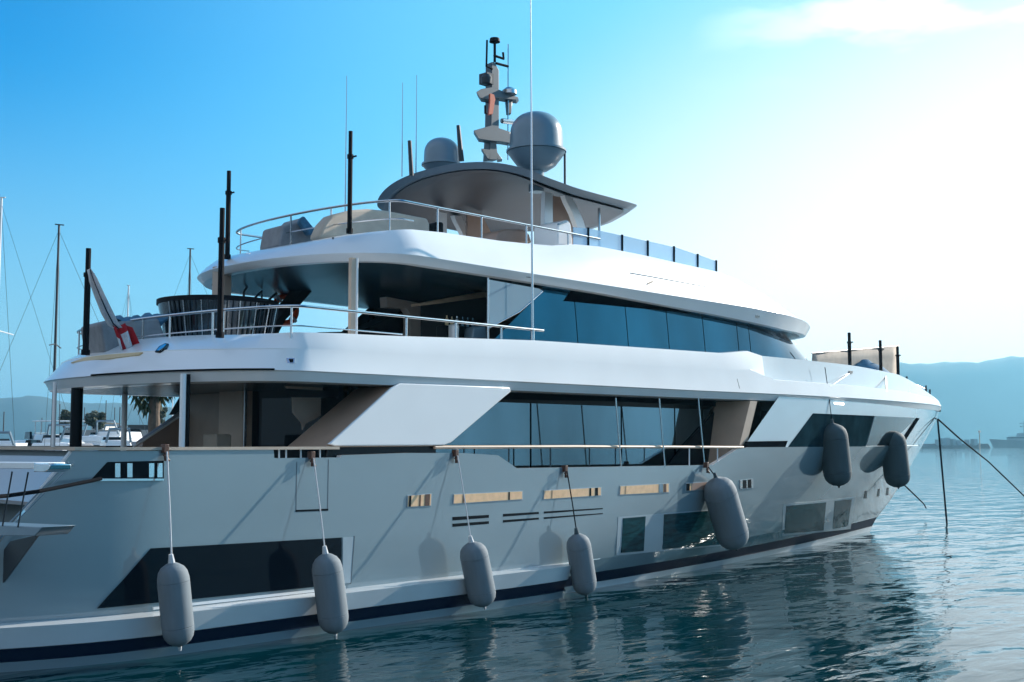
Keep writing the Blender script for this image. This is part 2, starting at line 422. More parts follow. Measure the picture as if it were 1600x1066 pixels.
ZC2 = [(11, 4.66), (26, 4.70), (32, 4.74), (40, 4.78), (50, 4.88)]
ZT2 = [(11.6, 5.44), (12.2, 5.38), (13.0, 5.37), (13.6, 5.38), (14.3, 5.41), (15.5, 5.44), (20, 5.62), (27.6, 5.74), (28.0, 5.86), (28.8, 5.86), (29.2, 5.80), (36, 5.84), (41, 5.78), (45, 5.52), (48.5, 5.16), (50.4, 4.98)]
def r2(i, x):
    zc = interp(x, ZC2); zt = interp(x, ZT2); ea = 1.0-sm((x-11.6)/2.6); inn = .16+.85*ea
    k = sm((x-28.9)/.8); eb = 1-sm((x-45)/5)
    zm = zc + .55*(zt-zc) if k < .01 else zc+(.55*(1-k)+.36*k)*(zt-zc)
    i1 = inn*(.5-.14*ea)*(1-k)+.04*k; i2 = i1+.30*k*eb
    return [(.62, zc-.20), (.34, zc-.20), (.13, zc-.19), (.03, zc-.02), (.015, zc-.012), (0, zc), (i1, zm), (i2, zm+.02+.02*k), (inn*(1-k)+(.36*eb+.06)*k, zt), (inn+.14+.26*k, zt+.015), (inn+.24+.26*k, zt-.05), (inn+.25+.26*k, 4.9)]
band2, hf2 = sweep(plan2, r2, 'upper_deck_bulwark', ['white_paint', 'grey_lining'], caps='top', mis=None)
band2.data.materials.append(M('bow_paint'))
for p_ in band2.data.polygons:
    if p_.center.x > 1.3 and p_.center.x < 20.2 and p_.center.z > 5.13 and abs(p_.normal.z) < .5: p_.material_index = 2
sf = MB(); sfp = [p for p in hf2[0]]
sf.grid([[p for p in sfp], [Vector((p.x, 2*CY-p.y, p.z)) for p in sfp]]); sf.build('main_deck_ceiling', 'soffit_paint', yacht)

plan3 = plan(17.05, 2.0, 3.65, 29.5, 37.6, 2.9)
ZC3 = [(15, 7.24), (17, 7.22), (20, 7.2), (30, 7.17), (33, 7.09), (37.6, 6.93)]
ZU3 = [(15, 7.10), (17, 7.05), (20, 7.03), (23, 7.0), (28, 6.86), (32, 6.70), (34.5, 6.74), (37.6, 6.89)]
ZT3 = [(15, 7.62), (15.5, 7.72), (17.6, 7.88), (20, 7.93), (22, 8.06), (22.6, 8.22), (25, 8.21), (29, 8.12), (30.8, 7.77), (33.8, 7.2), (35, 7.1), (37.6, 6.98)]
def r3(i, x):
    zc, zu, zt = interp(x, ZC3), interp(x, ZU3), interp(x, ZT3); e = sm((x-31)/5); f = 1-sm((x-15.05)/1.8)
    inn = .42+.25*f+.7*e
    return [(.34, zu), (.18, zu), (.15, zu+.005), (.01, zc-.02), (0, zc), (inn*.30, zc+.42*(zt-zc)), (inn*.68, zc+.80*(zt-zc)), (inn, zt), (inn+.15, zt+.01), (inn+.2, zt-.06)]
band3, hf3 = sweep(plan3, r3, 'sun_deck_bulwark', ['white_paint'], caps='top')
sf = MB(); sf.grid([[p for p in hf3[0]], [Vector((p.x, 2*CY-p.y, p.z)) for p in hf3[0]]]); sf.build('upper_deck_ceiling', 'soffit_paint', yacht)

o = MB(); o.tube([p for p in hf3[5] if 23.4 < p.x < 31.5], .014, 6); o.build('roof_seam', 'grey_paint', yacht)
# hardtop
planh = plan(21.55, .8, 3.0, 24.8, 27.2, 2.0)
def zh(x, y):
    ze = interp(x, [(20.7, 9.86), (21.6, 9.72), (22.8, 9.62), (25, 9.58), (27, 9.6)]); cr = interp(x, [(20.7, .42), (21.4, .60), (22.4, .66), (24, .52), (25.5, .26), (26.7, .06)])
    return ze + cr*(1-min(1, math.hypot(y-CY, .25)/3.0)**2.3)
def rows_h(inset, dz):
    out = []
    for i, (x, y) in enumerate(planh):
        h = max(.02, (CY-y)*(1-inset/3.0)); xx = 23.2+(x-23.2)*(1-inset/3.2); out.append([(xx, CY-h+2*h*k/18, zh(x, CY-(CY-y)*(1-2*k/18))+dz) for k in range(19)])
    return out
top_, mid_, bot_ = rows_h(.10, .03), rows_h(0, 0), rows_h(.16, -.13)
hm_ = MB(); hm_.grid(top_); hm_.grid(bot_)
def ringh(r): return [q[0] for q in r] + [q[-1] for q in r[-2:0:-1]]
hm_.grid([ringh(top_), ringh(mid_), ringh(bot_)], closed=True)
ht = hm_.build('hardtop', 'hardtop_paint', yacht, ang=30)
o = MB(); inn_ = rows_h(.30, -.145); o.grid(inn_); o.grid([ringh(inn_), ringh(rows_h(.34, -.10))], closed=True); hc_ = o.build('ceiling_panel', 'ceiling_grey', ht, ang=30)
def px_poly(pts, y): return [P(a, b_, y=y) for a, b_ in pts]
def mirror(poly): return [Vector((p.x, 2*CY-p.y, p.z)) for p in poly]
def slab(name, pts, y, th, m, both=False, parent=yacht, bevel=0):
    o = MB(); poly = px_poly(pts, y); o.prism(poly, (0, th, 0))
    if both: o.prism(mirror(poly), (0, -th, 0))
    return o.build(name, m, parent, bevel=bevel)
# ---- main deck house: side glass, wings, bulkheads
HY = 18.9
def xz(name, poly, y, th, m, both=True, bevel=0):
    o = MB(); pl = [Vector((a, y, b_)) for a, b_ in poly]; o.prism(pl, (0, th, 0))
    if both: o.prism(mirror(pl), (0, -th, 0))
    return o.build(name, m, yacht, bevel=bevel)
xz('saloon_wall', [(15.6, 2.4), (31, 2.4), (31, 4.6), (15.6, 4.6)], HY+.06, .1, 'black_gloss')
edges = [15.7, 17.6, 20.9, 24.3, 26.6, 27.9, 29.4]
for i in range(len(edges)-1):
    a, c = edges[i]+.03, edges[i+1]-.03
    xz('saloon_window', [(a, 2.72), (c, 2.72), (c, 4.28), (a, 4.28)], HY, .05, 'teal_glass', both=True)
slab('saloon_reflection_strip', [(792, 607), (1130, 627), (1130, 636), (1045, 631), (960, 627), (780, 624)], HY-.06, .03, 'reflection_black')  # dark ceiling reflection on the window tops, painted as a black strip
slab('window_pillar', [(1043, 730), (1072, 693), (1128, 632), (1158, 628), (1134, 697), (1130, 730)], HY-.05, .06, 'black_gloss')
# aft wing: big slanting white panel with thickness
slab('aft_wing', [(513, 694), (519, 690), (612, 606), (626, 599), (796, 605), (799, 612), (789, 620), (706, 691), (694, 696), (524, 697)], 17.68, .07, 'white_paint', both=False, bevel=.02)
slab('wing_lining', [(507, 699), (515, 692), (612, 607), (626, 600), (790, 606), (784, 618), (700, 691), (690, 697)], 17.752, 1.14, 'brown_warm', both=False)
slab('wing_base_glass', [(514, 698), (681, 697), (681, 716), (510, 718)], 17.78, .04, 'dark_glass', both=True)
# forward bulkhead of the side deck
fb = MB(); xb = 28.9
poly = [(xb-.4, 17.75, 4.5), (xb-.4, HY, 4.5), (xb-.95, HY, 3.9), (xb-.9, HY, 2.5), (xb-.9, 18.15, 2.5), (xb-.9, 18.15, 3.25), (xb-.9, 17.8, 3.3)]
fb.prism(poly, (.35, 0, 0)); fb.prism(mirror([Vector(p) for p in poly]), (.35, 0, 0)); fb.build('side_deck_bulkhead', 'beige_lining', yacht)
# aft bulkhead with sliding doors
bk = MB(); bk.box((15.3, 20.35, 3.5), (.12, 2.9, 2.2)); bk.build('aft_doors', 'dark_glass', yacht)
bk = MB(); bk.box((15.2, 22.25, 3.5), (.4, .9, 2.2)); bk.build('door_pillar', 'beige_lining', yacht, bevel=.02)
bk = MB(); bk.box((15.05, 21.79, 3.5), (.06, .05, 2.2)); bk.build('pillar_trim', 'steel', yacht)
bk = MB(); bk.box((15.5, 23.6, 3.5), (.2, 1.9, 2.2)); bk.build('aft_bulkhead', 'grey_lining', yacht)
slab('door_frame', [(444, 600), (548, 606), (544, 612), (450, 607)], 19.4, .05, 'beige_lining')
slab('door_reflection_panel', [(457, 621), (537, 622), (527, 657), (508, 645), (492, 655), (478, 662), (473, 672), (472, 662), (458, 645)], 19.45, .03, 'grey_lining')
# side panel of the outside stair
slab('stair_side', [(222, 699), (224, 690), (332, 614), (345, 611), (367, 610), (366, 613), (352, 632), (335, 662), (321, 692), (322, 699)], 24.6, .3, 'brown_lining')
tb = MB()
tb.tube([P(207, 700, y=24.55), P(222, 690, y=24.55), P(333, 616, y=24.55)], .025); tb.tube([P(366, 613, y=24.55), P(352, 632, y=24.55), P(335, 662, y=24.55), P(318, 693, y=24.55)], .012)
tb.build('stair_trim', 'white_paint', yacht)
slab('stair_treads', [(282, 648), (300, 617), (330, 612), (330, 616), (290, 646)], 24.9, .5, 'black_matte')
slab('deck_locker', [(338, 678), (362, 679), (362, 702), (338, 702)], 21.3, .5, 'canvas_beige', bevel=.03)

# ---- columns
def column(name, px, py0, y, r, m, z0=2.4, zt=4.6, rod=None):
    p = P(px, py0, y=y); o = MB(); o.tube([(p.x, p.y, z0), (p.x, p.y, zt)], r, 12); c = o.build(name, m, yacht); return c
column('column', 284, 700, 19.1, .055, 'white_paint'); column('column', 291, 700, 19.2, .05, 'black_gloss')
column('column', 118, 700, 23.2, .12, 'black_gloss'); column('column', 83, 700, 23.6, .04, 'white_paint', z0=3.2)
column('column', 193, 700, 25.0, .065, 'white_paint')

# ---- upper deck house (wheelhouse and saloon glass)
def house(z, b, xa, xe, x0, p, n=26):
    pts = [(xa, CY-b)]
    for i in range(1, 9): pts.append((xa+(x0-xa)*i/8, CY-b))
    for i in range(1, n+1):
        u = 1-(1-i/n)**1.7; pts.append((x0+(xe-x0)*u, CY-b*(1-u**p)))
    return [Vector((a, c, z)) for a, c in pts]
b0 = house(4.9, 3.30, 18.7, 40.4, 29.5, 2.7); b1 = house(5.55, 3.26, 19.35, 39.6, 29.5, 2.7); b2 = house(6.45, 3.2, 20.6, 37.4, 29.2, 2.7); b3 = house(7.1, 3.15, 21.4, 35.8, 29, 2.7)
hg = MB()
for sgn in (0, 1):
    L = [b0, b1, b2, b3]
    if sgn: L = [mirror(l) for l in L]
    hg.grid(L, mis=[1, 0, 0])
house_o = hg.build('wheelhouse_glass', ['blue_glass', 'white_paint'], yacht, ang=25)
mu = MB()
def at_x(l, x):
    for p, q in zip(l[1:], l[2:]):
        if p.x <= x <= q.x: return p.lerp(q, (x-p.x)/max(1e-6, q.x-p.x))
    return l[-1].copy()
for pxm in (905, 984, 1048, 1104, 1157, 1176):
    x_ = P(pxm, 525, y=18.72).x; pts = [at_x(b1, x_), at_x(b2, x_-.03), at_x(b3, x_-.06)]
    for p in pts: p.y -= .004
    mu = MB(); mu.tube(pts, .007, 6); mu.build('window_mullion', 'black_gloss', yacht)
for j in (24, 28, 33):
    pts = [l[j].copy() for l in (b1, b2, b3)]
    for p in pts: p.y -= .01
    mu = MB(); mu.tube(pts, .02, 6); mu.build('window_mullion', 'black_gloss', yacht)
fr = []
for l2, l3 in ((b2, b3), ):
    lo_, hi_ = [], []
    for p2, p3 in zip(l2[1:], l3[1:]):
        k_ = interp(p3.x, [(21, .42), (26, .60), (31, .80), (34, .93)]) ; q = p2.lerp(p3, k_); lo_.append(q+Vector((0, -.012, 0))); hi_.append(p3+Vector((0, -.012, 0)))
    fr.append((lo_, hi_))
o = MB(); o.grid([fr[0][0], fr[0][1], [p+Vector((0, .02, 0)) for p in fr[0][1]], [p+Vector((0, .02, 0)) for p in fr[0][0]]]); o.build('window_reflection_strip', 'reflection_black', yacht)  # black strip laid on the glass as the overhang's dark reflection
bk = MB(); bk.box((21.5, CY, 5.95), (.12, 6.1, 2.1)); bk.build('saloon_bulkhead', 'black_gloss', yacht)
slab('bulkhead_frame', [(604, 464), (657, 474), (657, 531), (641, 531), (641, 490), (636, 482), (605, 480)], 22.0, .25, 'grey_lining')
slab('ceiling_trim', [(656, 474), (762, 455), (762, 464), (690, 474), (656, 478)], 20.5, .3, 'teak')
slab('wind_screen', [(764, 437), (842, 451), (847, 454), (842, 462), (812, 486), (765, 511)], 18.3, .02, 'clear_grey')
o = MB(); o.tube([P(762.5, 434, y=18.3), P(762.5, 530, y=18.3)], .022, 8); o.tube([P(765, 512, y=18.3), P(812, 487, y=18.3), P(848, 455, y=18.3)], .014, 6); o.build('wind_screen_frame', 'steel', yacht)
for pxx in (549.5, ):
    p = P(pxx, 525, y=18.75); o = MB(); o.box((p.x, p.y, 6.0), (.12, .09, 2.1)); o.build('column', 'beige_lining', yacht)
    o = MB(); o.tube([(p.x+.08, p.y-.04, 4.9), (p.x+.08, p.y-.04, 7.05)], .03); o.build('column', 'white_paint', yacht)
p = P(345, 520, y=23.2); o = MB(); o.box((p.x, p.y, 6.1), (.3, .3, 2.4)); o.build('column', 'grey_lining', yacht)

# ---- rails
def rail_path(x0, a, b, xe, n=22, port=True, portx=None):
    h = [(x0-a*math.cos(math.pi/2*i/n), CY-b*math.sin(math.pi/2*i/n)) for i in range(n+1)] + [(x0+(xe-x0)*(i+1)/8, CY-b) for i in range(8)]
    m_ = [(x, 2*CY-y) for x, y in h[:0:-1]]
    return m_ + h
def at_z(path, zf): return [Vector((x, y, zf(x) if callable(zf) else zf)) for x, y in path]
rp = rail_path(13.65, .9, 4.12, 20.2)
o = MB(); o.tube(at_z(rp, 5.86), .028, 8); top_rail = o.build('hand_rail', 'steel', yacht)
o = MB(); o.tube(at_z(rail_path(13.65, .9, 4.12, 16), 5.5), .014, 6); o.build('rail_wire', 'steel', yacht)
def posts(path, pxs, z0, z1, r, m, name='rail_post', side=-1):
    for pxx in pxs:
        # the starboard-side point of the path seen at this column
        best = None
        for (x, y) in path:
            if (y-CY)*side < -.05: continue
            d = Vector((x, y, 5)) - CAM; q = 800+F*d.dot(rt)/d.dot(fw)
            if best is None or abs(q-pxx) < best[0]: best = (abs(q-pxx), x, y)
        o = MB(); o.tube([(best[1], best[2], z0), (best[1], best[2], z1)], r, 8); o.build(name, m, yacht)
def dense(path, k=6):
    out = []
    for (a, b_), (c, d2) in zip(path, path[1:]):
        for i in range(k): out.append((a+(c-a)*i/k, b_+(d2-b_)*i/k))
    return out+[path[-1]]
posts(dense(rp), (156, 206, 264, 331, 347, 455, 632, 709, 780), 5.0, 5.86, .022, 'steel')
posts(dense(rp), (122, 250, 420), 5.0, 5.86, .02, 'steel', side=1)
rs = rail_path(17.05, .7, 3.0, 23.6)
o = MB(); o.tube(at_z(rs, 8.47), .028, 8); o.build('hand_rail', 'steel', yacht)
o = MB(); o.tube(at_z(rail_path(17.05, .7, 3.0, 17.3), 8.08), .016, 6); o.build('rail_wire', 'steel', yacht)
posts(dense(rs), (388, 421, 446, 515, 607, 685, 755, 820, 889), 7.6, 8.47, .02, 'steel')
posts(dense(rs), (372, 470, 620), 7.6, 8.47, .018, 'steel', side=1)
# main deck handrail and its stanchions
o = MB(); o.tube([P(679, 699, y=17.72), P(900, 698, y=17.72), P(1161, 699, y=17.72)], .035, 8); o.build('hand_rail', 'beige_lining', yacht)
for a, y0 in ((436, 716), (447, 716), (470, 716), (500, 716), (725, 714), (795, 722), (860, 734), (921, 732), (1077, 728), (1121, 728)):
    o = MB(); o.tube([P(a, 700, y=17.72), P(a, y0, y=17.72)], .018, 6); o.build('stanchion', 'white_paint' if a < 600 or a > 1000 else 'dark_metal', yacht)
for (a, b_, c) in ((962, 971, 730), (1030, 1039, 730), (1091, 1101, 728)):
    o = MB(); o.tube([P(a, 622, y=17.66), P(b_, c, y=17.66)], .02, 8); o.build('support_rod', 'chrome', yacht)

mat('seam_grey', (.07, .095, .115), .5)
# ---- things let into the hull side: a pixel-traced patch laid on the curved side
def patch(name, q, m, off=.006, nx=10, ny=4, fn=ys, parent=yacht, th=.02, both=False):
    """q: four corners (tl, tr, br, bl)"""
    tl, tr_, br, bl = [Vector(a) for a in q]; rows = []
    for j in range(ny+1):
        v = j/ny; row = []
        for i in range(nx+1):
            u = i/nx; a = (tl*(1-u)+tr_*u)*(1-v)+(bl*(1-u)+br*u)*v; row.append(S(a.x, a.y, off, fn))
        rows.append(row)
    o = MB()
    def shell(rows, s):
        back = [[p+Vector((0, s*(th+off), 0)) for p in r] for r in rows]
        o.grid(rows)
        n_, m_ = len(rows), len(rows[0])
        edge = [(0, j) for j in range(m_)]+[(i, m_-1) for i in range(1, n_)]+[(n_-1, j) for j in range(m_-2, -1, -1)]+[(i, 0) for i in range(n_-2, -1, -1)]
        o.grid([[rows[i][j] for i, j in edge], [back[i][j] for i, j in edge]])
    shell(rows, 1)
    if both: shell([mirror(r) for r in rows], -1)
    return o.build(name, m, parent, ang=40)
def ysb(x, z): return CY - (hb(x, z)-.05)
# aft sea-level window: one long dark pane with a cut-off corner
patch('hull_window', [(236, 857), (534, 840), (534, 913), (153, 951)], 'dark_glass', nx=16)
patch('window_frame_panel', [(536, 840), (553, 839), (548, 911), (536, 912)], 'surround_paint', nx=2, off=.012)
patch('window_sill', [(240, 949), (540, 916), (540, 920), (240, 953)], 'white_paint', nx=8, off=.02)
patch('boarding_gate_seam', [(463.2, 722), (464.2, 722), (463.2, 800), (462.2, 800)], 'seam_grey', nx=1, off=.003)
patch('boarding_gate_seam', [(513, 718), (514, 718), (512.5, 796), (511.5, 796)], 'seam_grey', nx=1, off=.003)
patch('hull_seam', [(553.5, 838), (554.5, 838), (549, 912), (548, 912)], 'seam_grey', nx=1, off=.016)
patch('boarding_gate_seam', [(462, 797), (513, 795), (513, 798), (462, 800)], 'black_gloss', nx=2, off=.006)
patch('platform_seam', [(257, 742), (259, 745), (64, 992), (62, 990)], 'navy_paint', nx=1, ny=10, off=.003) if False else None
# small lit ports in the topsides
def port(q, parts, fr=1.4, cm='port_cream'):
    (a, b_), (c, d2), (e, f_), (g, h) = q
    fo = patch('port_frame', [(a-fr, b_-fr*.8), (c+fr, d2-fr*.8), (e+fr, f_+fr*.8), (g-fr, h+fr*.8)], 'surround_paint', nx=4, off=.012)
    patch('port_pane', q, cm, nx=4, off=.018, parent=fo)
    for (u0, u1, m_) in parts:
        def L(u, s): return ((a+(c-a)*u, b_+(d2-b_)*u) if s == 0 else (g+(e-g)*u, h+(f_-h)*u))
        patch('port_detail', [L(u0, 0), L(u1, 0), L(u1, 1), L(u0, 1)], m_, nx=1, off=.023, parent=fo)
port([(638, 775), (674, 772), (673, 790), (637, 792)], [(.05, .14, 'black_gloss'), (.5, .56, 'clamp_brown'), (.74, .95, 'clamp_brown')])
port([(710, 773), (816, 768), (816, 780), (709, 787)], [(.13, .15, 'clamp_brown'), (.80, .82, 'black_gloss')])
port([(851, 767), (939, 762), (939, 774), (850, 780)], [(.13, .15, 'teak'), (.80, .83, 'black_gloss'), (.90, .95, 'black_gloss')])
port([(970, 760), (1045, 756), (1045, 769), (969, 773)], [(.10, .12, 'teak'), (.80, .88, 'grey_paint'), (.9, .95, 'clamp_brown')])
port([(1073, 756), (1112, 753), (1112, 764), (1073, 767)], [(0, .12, 'black_gloss'), (.2, .9, 'brown_lining')])
port([(1157, 751), (1176, 749), (1176, 762), (1157, 764)], [(.2, .5, 'black_gloss'), (.62, .9, 'black_gloss')], fr=1.2, cm='chrome')
# engine room louvres: two long slots in sections
for a, c in ((707, 764), (786, 842), (850, 942)):
    f1 = lambda x: 808-(x-707)*.060; th1 = lambda x: 5.5-(x-707)*.016
    f2 = lambda x: 818.5-(x-707)*.071; th2 = lambda x: 5.0-(x-707)*.015
    patch('louvre', [(a, f1(a)), (c, f1(c)), (c, f1(c)+th1(c)), (a, f1(a)+th1(a))], 'black_gloss', nx=4, off=.004)
    patch('louvre', [(a, f2(a)), (c, f2(c)), (c, f2(c)+th2(c)), (a, f2(a)+th2(a))], 'black_gloss', nx=4, off=.004)
# midship sea-level window in three panes with a light surround
patch('window_surround', [(966, 808), (1126, 795), (1126, 853), (963, 868)], 'surround_paint', nx=10, off=.004)
patch('hull_window', [(974, 810), (1009, 807), (1006, 861), (971, 864)], 'sea_glass', nx=3, off=.012)
patch('hull_window', [(1038, 804), (1124, 797), (1124, 851), (1036, 858)], 'sea_glass', nx=6, off=.012)
patch('window_surround', [(1224, 788), (1336, 777), (1329, 827), (1222, 838)], 'surround_paint', nx=10, off=.004)
patch('hull_window', [(1229, 791), (1291, 785), (1287, 829), (1226, 834)], 'sea_glass', nx=5, off=.012)
patch('hull_window', [(1305, 783), (1331, 780), (1325, 823), (1301, 827)], 'sea_glass', nx=3, off=.012)
# forward cabin window in the upper bow side and the ledge below
patch('bow_window', [(1271, 646), (1366, 650), (1352, 700), (1230, 701)], 'bow_glass', nx=16, off=.012, fn=ysb)
patch('bow_window', [(1367, 650), (1432, 653), (1386, 699), (1353, 700)], 'bow_glass_bright', nx=8, off=.012, fn=ysb)  # reflection put into the glass colours: dark pane aft, bright pane forward
patch('bow_window_post', [(1432, 653), (1437, 654), (1414, 690), (1409, 688)], 'black_flat', nx=2, off=.02, fn=ysb)
patch('wing_base_trim', [(1166, 690), (1231, 689), (1226, 702), (1160, 702)], 'black_flat', nx=5, off=.012, fn=ysb)
patch('deck_side_light', [(1304, 629), (1319, 630), (1319, 633), (1305, 632)], 'lamp', nx=1, off=.02, fn=ysb, both=False)
for (a, b_) in ((1353, 773), (1373, 770), (1387, 768)):
    patch('anchor_drain', [(a-1, b_-6), (a+2, b_-6), (a+1, b_+6), (a-3, b_+6)], 'black_gloss', nx=1, ny=1, off=.006)
# mooring port in the quarter with bright rollers behind
patch('mooring_port', [(168, 722), (256, 720), (256, 748), (143, 749)], 'black_gloss', nx=8, off=.006)
for a in (184, 203, 237, 250):
    patch('mooring_roller', [(a-4, 724), (a+4, 724), (a+4, 746), (a-4, 746)], 'chrome', nx=2, off=.02)
patch('mooring_port_trim', [(143, 748), (256, 748), (256, 751), (141, 752)], 'chrome', nx=6, off=.03)
# shelf hatch
# marks on the upper deck band (starboard quarter)
from mathutils.bvhtree import BVHTree
_bv = BVHTree.FromPolygons([v.co+Vector((28, CY, 0)) for v in band2.data.vertices], [list(p.vertices) for p in band2.data.polygons])
_b3 = BVHTree.FromPolygons([v.co+Vector((28, CY, 0)) for v in band3.data.vertices], [list(p.vertices) for p in band3.data.polygons])
def onband(pts, name, m, off=.03, tree_=None):
    q = []
    for a, b_ in pts:
        d = ray(a, b_).normalized(); h = (tree_ or _bv).ray_cast(CAM, d)
        if h[0] is None: continue
        nrm = h[1] if h[1].dot(d) < 0 else -h[1]; q.append((h[0]+nrm*off*.5, h[0]-nrm*.02))
    if len(q) < 3: print('no hit', name); return None
    n = len(q); o = MB(); o.add([p[0] for p in q]+[p[1] for p in q], [list(range(n))]+[(i, (i+1) % n, n+(i+1) % n, n+i) for i in range(n)]); return o.build(name, m, yacht)
onband([(112, 568), (135, 560), (165, 556), (224, 552), (218, 556), (170, 562)], 'gold_trim', 'gold', .06)
onband([(243, 551), (249, 543), (259, 538), (264, 539), (261, 546), (250, 552)], 'fairlead', 'black_gloss', .05)
onband([(246, 550), (251, 544), (259, 540), (261, 541), (257, 546), (250, 550)], 'fairlead_plate', 'chrome', .08)
onband([(447, 560), (460, 560), (460, 568), (449, 568)], 'side_light', 'chrome', .03)
onband([(451, 562), (458, 562), (458, 567), (453, 567)], 'side_light_lens', 'black_gloss', .05)

onband([(1010, 446), (1012, 442), (1021, 438), (1019, 442)], 'hull_emblem', 'black_gloss', .02, _b3)
onband([(1180, 492), (1186, 493), (1186, 497), (1180, 496)], 'courtesy_light', 'chrome', .03, _b3)
onband([(519, 371), (522, 371), (522, 374), (519, 374)], 'drain_hole', 'black_gloss', .01, _b3)
onband([(929, 442), (931, 441), (966, 417), (964, 417)], 'panel_seam', 'seam_grey', .01, _b3)
onband([(1151, 592), (1152, 592), (1156, 607), (1155, 607)], 'panel_seam', 'seam_grey', .008)
onband([(1383, 588), (1385, 588), (1386, 612), (1384, 612)], 'panel_joint', 'seam_grey', .02)
onband([(1296, 604), (1297, 604), (1329, 583), (1328, 582)], 'cable_stay', 'dark_metal', .03)
onband([(1326, 580), (1331, 580), (1331, 584), (1326, 584)], 'cable_eye', 'dark_metal', .06)
o = MB(); o.tube([p+Vector((-.004, -.004, .012)) for p in hf2[5][:15]], .02, 6); o.build('trim_groove', 'black_flat', yacht)
# ---- stern: passerelle, stair rails, mooring line
gw = thing('gangway', 'folded aluminium gangway with white planks raised behind the stern stairs', 'gangway', P(20, 740, x=7.6))
def q3(pts, x): return [P(a, b_, x=x) for a, b_ in pts]
o = MB(); o.prism(q3([(-60, 722), (55, 723), (55, 733), (-60, 731)], 7.6), (.45, .05, 0)); o.build('plank', 'clear_blue' if False else 'white_paint', gw, bevel=.01)
o = MB(); o.prism(q3([(52, 724), (78, 726), (77, 734), (68, 738), (52, 737)], 7.55), (.3, 0, 0)); o.build('plank_end', 'chrome', gw, bevel=.01)
o = MB(); o.prism(q3([(-60, 818), (66, 824), (54, 838), (-60, 836)], 7.6), (.5, .05, 0)); o.build('plank', 'grey_paint', gw, bevel=.01)
for (a, b_, c, d2) in ((19, 737, 4, 822), (44, 738, 28, 824)):
    o = MB(); o.tube([P(a, b_, x=7.58), P(c, d2, x=7.58)], .012, 6); o.build('support_rod', 'dark_metal', gw)
o = MB(); o.tube([P(-40, 779, x=7.3), P(10, 775, x=7.9), P(60, 768, x=8.3), P(140, 752, y=17.55), P(158, 748, y=17.6)], .03, 8)
tag(o.build('mooring_line', 'rope_dark', None, loc=tuple(P(10, 775, x=7.9))), 'thick black mooring line led from the stern port out past the gangway', 'mooring line')
o = MB()
o.tube([P(115, 722, x=9.0), P(72, 768, x=8.7), P(-20, 862, x=8.0)], .014, 6); o.tube([P(107, 722, x=9.0), P(62, 768, x=8.7), P(-28, 862, x=8.0)], .014, 6)
for a, b_ in ((112, 724), (55, 786)): o.tube([P(a, b_, x=8.9), P(a+3, b_+5, x=9.4)], .014, 6)
o.build('stair_handrail', 'grey_paint', yacht)
o = MB(); o.prism(q3([(-10, 880), (16, 846), (50, 838), (62, 832), (-6, 925), (-30, 925)], 8.3), (.03, 0, 0)); o.build('stern_recess', 'dark_metal', yacht)
o = MB(); o.box((6.6, CY, .5), (2.6, 8.2, .16)); o.build('swim_platform', 'deck_teak', yacht, bevel=.03)

# ---- fenders
bodyme = None
FEND = [ # rope top px, fender top px, bottom px, y plane, width px, dark, label
 ((261, 706), (268, 876), (281, 1011), 16.95, 50, 0, 'grey fender nearest the stern, hanging low over the white side shelf'),
 ((490, 716), (508, 862), (524, 991), 17.00, 48, 0, 'grey fender in front of the forward end of the long black stern window'),
 ((715, 712), (736, 845), (757, 948), 17.05, 45, 0, 'grey fender hanging below the left end of the black louvre slots'),
 ((886, 736), (901, 832), (916, 930), 17.25, 39, 0, 'grey fender just left of the midship sea-level window with hardly any rope showing'),
 ((1107, 730), (1118, 745), (1151, 857), 17.35, 52, 0, 'fat pale grey fender leaning over the midship sea-level window'),
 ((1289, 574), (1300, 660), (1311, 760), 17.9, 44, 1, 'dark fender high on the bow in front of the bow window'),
 ((1389, 640), (1393, 672), (1404, 762), 19.2, 40, 1, 'dark fender nearest the bow tip, foremost on the yacht')]
